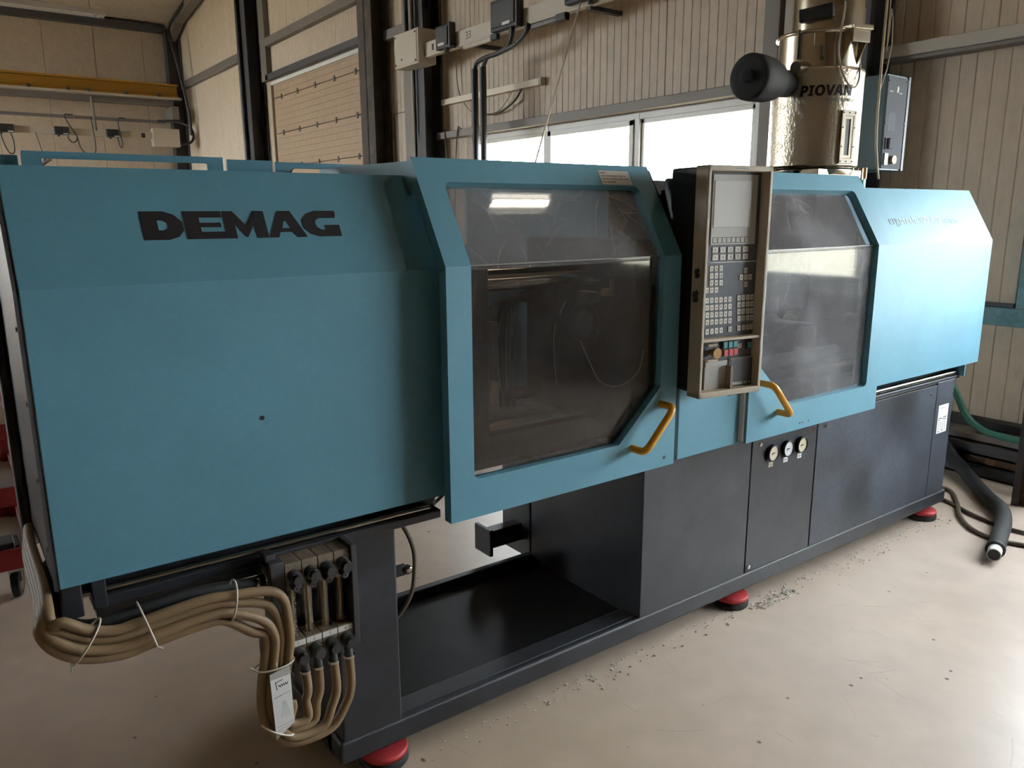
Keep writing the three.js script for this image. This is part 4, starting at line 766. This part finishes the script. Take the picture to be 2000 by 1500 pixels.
// ------------------------------------------------------------------ red trolley behind the machine end
{
  const t = thing('red_trolley', 'red steel trolley with three shelves and swivel castors behind the machine end', 'trolley', null, [-0.42, 0, -2.35]);
  for (const [y0, y1] of [[0.13, 0.225], [0.42, 0.505], [0.72, 0.785]]) { const s = part('shelf', t); mesh('tray', bx(-0.46, 0.475, y0 + 0.03, y0 + 0.045, -0.3, 0.33, 0.002), M.steelBeige, s); mesh('rim', [bx(-0.46, 0.475, y0, y1, 0.32, 0.335, 0.003), bx(-0.46, 0.475, y0, y1, -0.305, -0.29, 0.003), bx(-0.475, -0.46, y0, y1, -0.305, 0.335, 0.003), bx(0.463, 0.478, y0, y1, -0.305, 0.335, 0.003)], M.red, s); }
  for (const [x, z] of [[-0.45, 0.315], [0.455, -0.285], [-0.45, -0.285]]) mesh('upright', bx(x - 0.018, x + 0.018, 0.12, 0.95, z - 0.018, z + 0.018, 0.004), M.red, t);
  mesh('upright', bx(0.44, 0.476, 0.12, 0.14, 0.28, 0.316, 0.004), M.red, t);
  for (const [x, z] of [[-0.40, 0.27], [0.41, 0.30], [-0.40, -0.24], [0.41, -0.24]]) {
    const c = part('castor', t); mesh('tyre', [disc([x, 0.062, z], [1, 0, 0.25], 0.062, 0.03, 28)], M.rubber, c); mesh('rim', disc([x, 0.062, z], [1, 0, 0.25], 0.042, 0.034, 24), M.chrome, c);
    mesh('fork', [bx(x - 0.03, x - 0.024, 0.05, 0.125, z - 0.02, z + 0.03, 0.002), bx(x + 0.024, x + 0.03, 0.05, 0.125, z - 0.02, z + 0.03, 0.002), bx(x - 0.03, x + 0.03, 0.118, 0.132, z - 0.03, z + 0.035, 0.002)], M.chrome, c);
  }
  single('steel_tool', [bx(-0.36, 0.0, 0.176, 0.24, -2.18, -2.06, 0.006), bx(-0.30, -0.05, 0.24, 0.265, -2.15, -2.09, 0.004), bx(-0.12, 0.02, 0.176, 0.21, -2.24, -2.1, 0.004)], M.steelDark, 'dark steel mould part on the lowest red shelf', 'mould part');
  single('steel_tool', [bx(-0.42, -0.04, 0.466, 0.53, -2.25, -2.08, 0.006), bx(-0.25, -0.10, 0.53, 0.56, -2.2, -2.12, 0.005)], M.endPlate, 'grey steel mould part on the middle red shelf', 'mould part');
  single('tool_tin', [bx(-0.5, -0.05, 0.766, 0.83, -2.3, -2.08, 0.006)], M.greyFace, 'flat grey tin on the top red shelf', 'tin');
}

// ------------------------------------------------------------------ busbar on the right wall
{
  const t = thing('busbar_trunking', 'long pale busbar trunking marked 33 on the ribbed wall above the window', 'busbar');
  mesh('rail', bx(4.985, 5.035, 3.505, 3.66, -6.9, -3.2, 0.004), M.trunk, t);
  mesh('rail_lip', bx(4.975, 5.045, 3.49, 3.512, -6.85, -3.2, 0.003), M.trunk, t);
  mesh('end_feed_box', bx(4.90, 5.15, 3.43, 3.83, -7.5, -6.9, 0.006), M.trunk, t);
  mesh('end_feed_cover', bx(4.892, 4.902, 3.45, 3.81, -7.47, -6.93, 0.004), M.trunk, t);
  for (const [y, z] of [[3.47, -7.45], [3.47, -6.96], [3.79, -7.45], [3.79, -6.96], [3.52, -7.3]]) mesh('screw', disc([4.89, y, z], [1, 0, 0], 0.012, 0.01, 8), M.steelDark, t);
  mesh('end_slot', bx(4.982, 4.986, 3.55, 3.62, -6.72, -6.68), M.black, t);
  for (const z of [-3.95, -5.9]) mesh('wall_bracket', [bx(5.0, 5.4, 3.46, 3.5, z - 0.03, z + 0.03, 0.004)], M.steelDark, t);
  const n = new TextGeometry('33', { font: fontR, size: 0.075, depth: 0.001, curveSegments: 5 }); n.rotateY(-Math.PI / 2); n.translate(4.984, 3.55, -5.99); mesh('lettering', n, M.ink, t);
  mesh('handle_bar', bx(4.95, 4.99, 3.44, 3.485, -6.0, -5.35, 0.01), M.trunk, t); mesh('handle_end', bx(4.94, 4.99, 3.44, 3.50, -5.45, -5.33, 0.01), M.black, t);
  mesh('handle_bar', bx(4.94, 4.99, 3.43, 3.475, -4.85, -4.25, 0.01), M.endPlate, t); mesh('handle_end', bx(4.93, 4.99, 3.42, 3.49, -4.35, -4.2, 0.012), M.black, t);
  const tap = (z0, z1, y0, y1, label) => {
    const b = thing('tap_off_box', label, 'switch box', 'black tap-off boxes on the wall busbar');
    mesh('body', [bx(4.90, 4.974, y0, y1, z0, z1, 0.01), bx(4.885, 4.90, y0 + 0.03, y1 - 0.03, z0 + 0.03, z1 - 0.05, 0.006)], M.black, b);
    mesh('lip', bx(4.892, 4.974, y0 - 0.012, y1 + 0.012, z1 - 0.04, z1 - 0.008, 0.006), M.endPlate, b);
    mesh('label_plate', bx(4.882, 4.886, y0 + 0.03, y0 + 0.06, z1 - 0.25, z1 - 0.12), M.paper, b);
    mesh('cable_gland', [disc([4.94, y0 - 0.02, z1 - 0.15], [0, 1, 0], 0.03, 0.05, 14)], M.black, b);
  };
  tap(-6.50, -6.17, 3.50, 3.75, 'small black tap-off box beside the number 33 on the busbar');
  tap(-5.38, -4.90, 3.50, 3.80, 'large black tap-off box on the busbar feeding the two conduits');
  tap(-4.18, -3.7, 3.53, 3.66, 'black tap-off box on the busbar by the wall bracket');
}
for (const [k, z] of [[0, -5.76], [1, -5.60]])
  single('conduit', [tube([[4.93, 3.49, -5.03 + k * 0.26], [4.93, 3.42, -5.04 + k * 0.24], [4.93, 3.33, -5.12 + k * 0.14], [4.935, 3.29, -5.32 + k * 0.02], [4.94, 3.285, -5.52 + k * 0.04], [4.95, 3.26, z + 0.05], [4.95, 3.19, z]], 0.024, 60, 12), rod([4.95, 0, z], [4.95, 3.2, z], 0.036, 16)], M.black, k ? 'black vertical conduit nearer the window, dropping from the busbar' : 'black vertical conduit farther from the window, dropping from the busbar', 'conduit', 'black conduits from the busbar');
single('steel_rope', rod([4.95, 3.56, -3.99], [4.95, 2.0, -4.75], 0.009, 8), M.rope, 'thin pale rope hanging diagonally across the bright window', 'rope');
{ const d = thing('cable_duct', 'white plastic cable duct screwed to the wall above the window', 'cable duct'); mesh('duct', bx(5.335, 5.398, 2.99, 3.06, -7.12, -5.12, 0.004), M.duct, d); mesh('end_cap', bx(5.33, 5.399, 2.985, 3.065, -5.12, -5.07, 0.004), M.steelBeige, d); }
single('wall_wire', tube([[5.35, 3.62, -6.77], [5.35, 3.2, -6.75], [5.35, 2.98, -6.62], [5.35, 2.84, -6.42], [5.35, 2.79, -6.1], [5.35, 2.80, -5.9], [5.35, 2.90, -5.72], [5.35, 3.0, -5.6]], 0.008, 60, 6), M.rope, 'pale cable sagging between the busbar and the wall duct', 'cable');
single('wall_wire', tube([[5.34, 2.99, -5.42], [5.34, 2.88, -5.55], [5.34, 2.80, -5.78], [5.34, 2.78, -6.0], [5.34, 2.80, -6.2]], 0.011, 40, 6), M.cord, 'dark cable sagging below the white wall duct', 'cable');
single('wall_wire', tube([[5.30, 2.66, -7.0], [5.28, 2.68, -6.96], [5.27, 2.55, -6.93], [5.28, 2.2, -6.9], [5.28, 1.2, -6.9]], 0.009, 30, 6), M.cord, 'thin dark cord hanging from the girt beside the column', 'cord');
single('wall_wire', tube([[5.30, 2.66, -6.60], [5.27, 2.68, -6.62], [5.27, 2.4, -6.68], [5.27, 1.2, -6.78]], 0.009, 30, 6), M.cord, 'thin dark cord hanging from the girt beside the window', 'cord');
single('column_pipe', rod([5.07, 2.6, -7.36], [5.07, roofY(-7.4) - 0.05, -7.36], 0.016, 10), M.steelBeige, 'thin pale pipe running up the dark column by the window', 'pipe');
single('column_cable', tube([[5.0, 3.83, -7.35], [5.0, 4.4, -7.36], [5.02, 5.2, -7.40], [5.03, roofY(-7.4), -7.42]], 0.028, 30, 8), M.black, 'thick black cable rising from the busbar feed box', 'cable');
single('column_cable', tube([[5.05, 0.3, -13.82], [5.04, 2.5, -13.82], [5.04, 4.0, -13.84], [5.05, roofY(-13.8) - 0.1, -13.84]], 0.05, 40, 8), M.black, 'thick black cable run up the column beside the sectional door', 'cable');

// ------------------------------------------------------------------ back wall: crane beam, busbar, boxes, cables
{
  const c = thing('crane_beam', 'yellow crane runway beam along the far back wall', 'beam');
  mesh('beam', [bx(-7.8, 5.05, 4.36, 4.63, -18.62, -18.59, 0.004), bx(-7.8, 5.05, 4.60, 4.64, -18.72, -18.46, 0.004), bx(-7.8, 5.05, 4.335, 4.365, -18.76, -18.42, 0.004)], M.crane, c);
  mesh('rail', bx(-7.8, 5.1, 4.29, 4.335, -18.50, -18.40, 0.004), M.steelBeige, c);
  mesh('lower_flange', bx(-7.8, 4.95, 4.15, 4.29, -18.75, -18.60, 0.004), M.steel, c);
  for (const x of [2.0, 2.75, 3.15, 3.9, 4.6]) mesh('clip', bx(x - 0.03, x + 0.03, 4.33, 4.40, -18.45, -18.38, 0.005), M.steelDark, c);
  mesh('corbel', [bx(4.86, 5.02, 3.85, 4.15, -19.2, -18.45, 0.01)], M.steel, c);
  const b = thing('busbar_trunking', 'pale busbar trunking hanging under the yellow crane beam', 'busbar');
  mesh('rail', bx(-7.8, 4.40, 3.38, 3.53, -18.45, -18.35, 0.005), M.trunk, b);
  mesh('end_feed_box', bx(4.36, 4.95, 3.22, 3.62, -18.55, -18.3, 0.008), M.trunk, b);
  mesh('end_slot', bx(4.12, 4.20, 3.40, 3.50, -18.352, -18.345), M.black, b);
  mesh('hanger', rod([3.19, 3.50, -18.36], [3.19, 4.25, -18.5], 0.028, 8), M.steel, b);
  for (const [x0, x1, l] of [[1.30, 1.62, 'black tap-off box beside the pull switch on the busbar under the yellow beam'], [2.36, 2.64, 'black tap-off box with two cable loops on the busbar under the yellow beam'], [3.38, 3.65, 'black tap-off box next to the feed box on the busbar under the yellow beam']]) {
    const t = thing('tap_off_box', l, 'switch box', 'black tap-off boxes under the crane beam');
    mesh('body', [bx(x0, x1, 3.37, 3.54, -18.35, -18.22, 0.012), disc([x0 + 0.07, 3.36, -18.28], [0, 1, 0], 0.03, 0.05, 12)], M.black, t); mesh('label_plate', bx(x1 - 0.12, x1 - 0.02, 3.38, 3.40, -18.222, -18.216), M.paper, t);
  }
  const loop = (pts, l) => single('cable_loop', tube(pts.map(([x, y]) => [x, y, -18.27]), 0.013, 60, 6), M.black, l, 'cable', 'cable loops on the back wall busbar');
  loop([[1.36, 3.37], [1.40, 3.15], [1.47, 2.97], [1.53, 2.94], [1.575, 3.0], [1.58, 3.2], [1.55, 3.36]], 'black cable loop hanging deep beside the pull switch under the busbar');
  loop([[2.60, 3.36], [2.63, 3.27], [2.70, 3.22], [2.77, 3.27], [2.78, 3.36], [2.68, 3.55], [2.60, 3.72], [2.60, 3.80], [2.75, 3.80]], 'small black cable loop with a long bow up to the cable tray');
  loop([[2.79, 3.33], [2.83, 3.12], [2.95, 2.97], [3.04, 2.96], [3.12, 3.05], [3.13, 3.3], [3.10, 3.77]], 'wide black cable loop hanging between the tap-off box and the hanger rod');
  loop([[3.60, 3.36], [3.62, 3.22], [3.66, 3.14], [3.69, 3.22], [3.67, 3.42], [3.64, 3.6], [3.66, 3.78], [3.8, 3.79]], 'narrow black cable loop at the tap-off box next to the feed box');
  single('cable_tray', [bx(-7.8, 4.8, 3.79, 3.80, -18.95, -18.8), bx(-7.8, 4.8, 3.80, 3.85, -18.81, -18.80), bx(-7.8, 4.8, 3.80, 3.85, -18.95, -18.94)], M.steel, 'thin wire cable tray between the yellow beam and the busbar', 'cable tray');
  single('feed_cable', tube([[4.6, 3.83, -18.75], [5.0, 3.80, -18.5], [5.22, 3.66, -18.35], [5.26, 3.46, -18.3], [5.16, 3.32, -18.3], [4.93, 3.28, -18.35]], 0.03, 50, 8), M.black, 'thick black cable curving from the tray into the feed box', 'cable');
  single('feed_cable', tube([[5.22, 3.5, -18.32], [5.2, 4.0, -18.3], [5.1, 4.8, -18.35], [5.0, 5.6, -18.5], [5.02, 5.95, -18.6], [5.12, roofY(-17.6) - 0.1, -17.6]], 0.035, 60, 8), M.black, 'thick black cable climbing the corner column past the yellow beam', 'cable');
  const pd = thing('pull_switch', 'grey pull switch hanging on a cord under the far busbar', 'switch', null, [2.03, 2.8, -17.6]);
  mesh('cord', rod([0, 0.05, 0], [-0.02, 0.6, -0.75], 0.009, 6), M.cord, pd); mesh('grip', [rod([-0.1, -0.14, 0], [0.12, 0.02, 0.02], 0.035, 10), disc([0, 0.04, 0], [0.2, 1, 0], 0.04, 0.15, 12)], M.steel, pd);
}

// ------------------------------------------------------------------ right foreground: hoses, profiles, rack leg
single('vacuum_hose', tube([[4.75, 0.5, -0.62], [4.95, 0.30, -0.52], [5.0, 0.10, -0.36], [4.82, 0.045, -0.16], [4.60, 0.04, 0.02], [4.44, 0.042, 0.16], [4.25, 0.045, 0.25], [4.02, 0.045, 0.325], [3.86, 0.046, 0.375]], 0.040, 90, 16), M.rubber, 'thick black suction hose lying on the floor with a white end', 'hose');
{ const e = thing('hose_nozzle', 'white plastic nozzle on the end of the black suction hose', 'nozzle', null, [3.86, 0.046, 0.375]); const d = [-0.93, 0, 0.30]; const L = (a, b, r) => rod([d[0] * a, 0, d[2] * a], [d[0] * b, 0, d[2] * b], r, 22); mesh('collar', [L(-0.01, 0.022, 0.043)], M.black, e); mesh('spout', [L(0.02, 0.095, 0.031)], M.white, e); mesh('bore', [L(0.0945, 0.0965, 0.026)], M.black, e); }
single('floor_cable', tube([[4.25, 0.16, -0.40], [4.5, 0.05, -0.30], [4.62, 0.012, -0.20], [4.44, 0.012, -0.07], [4.24, 0.012, 0.04], [4.10, 0.012, 0.17], [4.06, 0.012, 0.31], [4.10, 0.012, 0.42], [4.2, 0.012, 0.75]], 0.0115, 80, 8), M.cord, 'brown floor cable making the tighter bend beside the right foot', 'cable', 'brown cables on the floor');
single('floor_cable', tube([[4.2, 0.1, -0.45], [4.40, 0.03, -0.3], [4.43, 0.012, -0.14], [4.32, 0.012, 0.07], [4.275, 0.012, 0.22], [4.27, 0.012, 0.34], [4.33, 0.012, 0.8]], 0.010, 70, 8), M.cord, 'brown floor cable running straighter under the black suction hose', 'cable', 'brown cables on the floor');
single('green_hose', tube([[4.95, 0.95, -0.65], [4.98, 0.72, -0.50], [5.0, 0.53, -0.396], [5.0, 0.38, -0.305], [5.0, 0.315, -0.20], [4.99, 0.305, -0.11], [4.98, 0.30, 0.05], [4.97, 0.30, 0.5]], 0.021, 60, 12), M.green, 'dark green hose sagging from the machine to the profiles by the wall', 'hose');
{
  const bars = [[5.04, 5.20, 0.0, 0.075, M.steelDark, 'dark steel section lowest at the front of the stack by the wall'], [5.06, 5.22, 0.076, 0.128, M.wood, 'brown timber lying on the lowest steel section by the wall'], [5.07, 5.24, 0.129, 0.205, M.steelDark, 'dark steel section lying on the brown timber by the wall'], [5.10, 5.26, 0.206, 0.262, M.steel, 'grey steel section topmost of the stack by the wall'], [5.27, 5.385, 0.0, 0.31, M.black, 'tall dark plank standing on edge against the ribbed wall']];
  for (const [x0, x1, y0, y1, m, l] of bars) { const z1 = 0.9 - 0.1 * rnd(); single('stacked_profile', y1 < 0.29 ? [bx(x0, x1, y0, y0 + 0.014, -1.15, z1, 0.002), bx(x0, x0 + 0.014, y0, y1, -1.15, z1, 0.002), bx(x1 - 0.014, x1, y0, y1, -1.15, z1, 0.002), bx(x0 - 0.004, x1, y1 - 0.012, y1, -1.15, z1, 0.002)] : bx(x0, x1, y0, y1, -1.15, z1, 0.003), m, l, 'profile', 'profiles stacked by the wall'); }
}
{
  const r = thing('metal_rack', 'brown rusty rack leg with dark side standing near the wall profiles', 'rack', null, [4.70, 0, 0.12]);
  mesh('upright', [bx(-0.018, 0.0, 0, 1.5, -0.005, 0.03, 0.002)], M.steelDark, r);
  mesh('side_board', [bx(0.0, 0.022, 0.0, 1.5, 0.006, 0.075, 0.003)], M.wood, r);
  for (let k = 0; k < 9; k++) mesh('rivet', disc([0.012, 0.12 + k * 0.15, 0.0765], [0, 0, 1], 0.007, 0.006, 8), M.chrome, r);
  for (const y of [0.3, 0.8, 1.3]) mesh('rung', bx(0.02, 0.6, y, y + 0.04, 0.03, 0.06, 0.003), M.wood, r);
  mesh('upright', [bx(0.6, 0.62, 0, 1.5, 0.0, 0.06, 0.002)], M.steelDark, r);
}
// plastic granules spilled along the base: nobody could count them
{
  const g = new THREE.IcosahedronGeometry(0.0034, 1), n = 340, im = new THREE.InstancedMesh(g, M.white, n), m = new THREE.Matrix4();
  for (let i = 0; i < n; i++) {
    const heap = i < 90, x = heap ? 2.62 + rr(-0.12, 0.16) : 0.9 + 3.3 * Math.pow(rnd(), 0.8), z = (heap ? 0.0 : -0.04) + Math.pow(rnd(), 2.2) * (heap ? 0.05 : 0.10) - 0.02;
    m.makeRotationY(rr(0, 6)); m.setPosition(x, 0.0026 + (heap ? rr(0, 0.004) : 0), z); im.setMatrixAt(i, m);
  }
  im.name = 'plastic_granules'; im.userData = { label: 'white plastic granules spilled on the floor along the machine base', category: 'granules', kind: 'stuff' }; im.castShadow = im.receiveShadow = true; scene.add(im);
}

renderer.render(scene, camera);
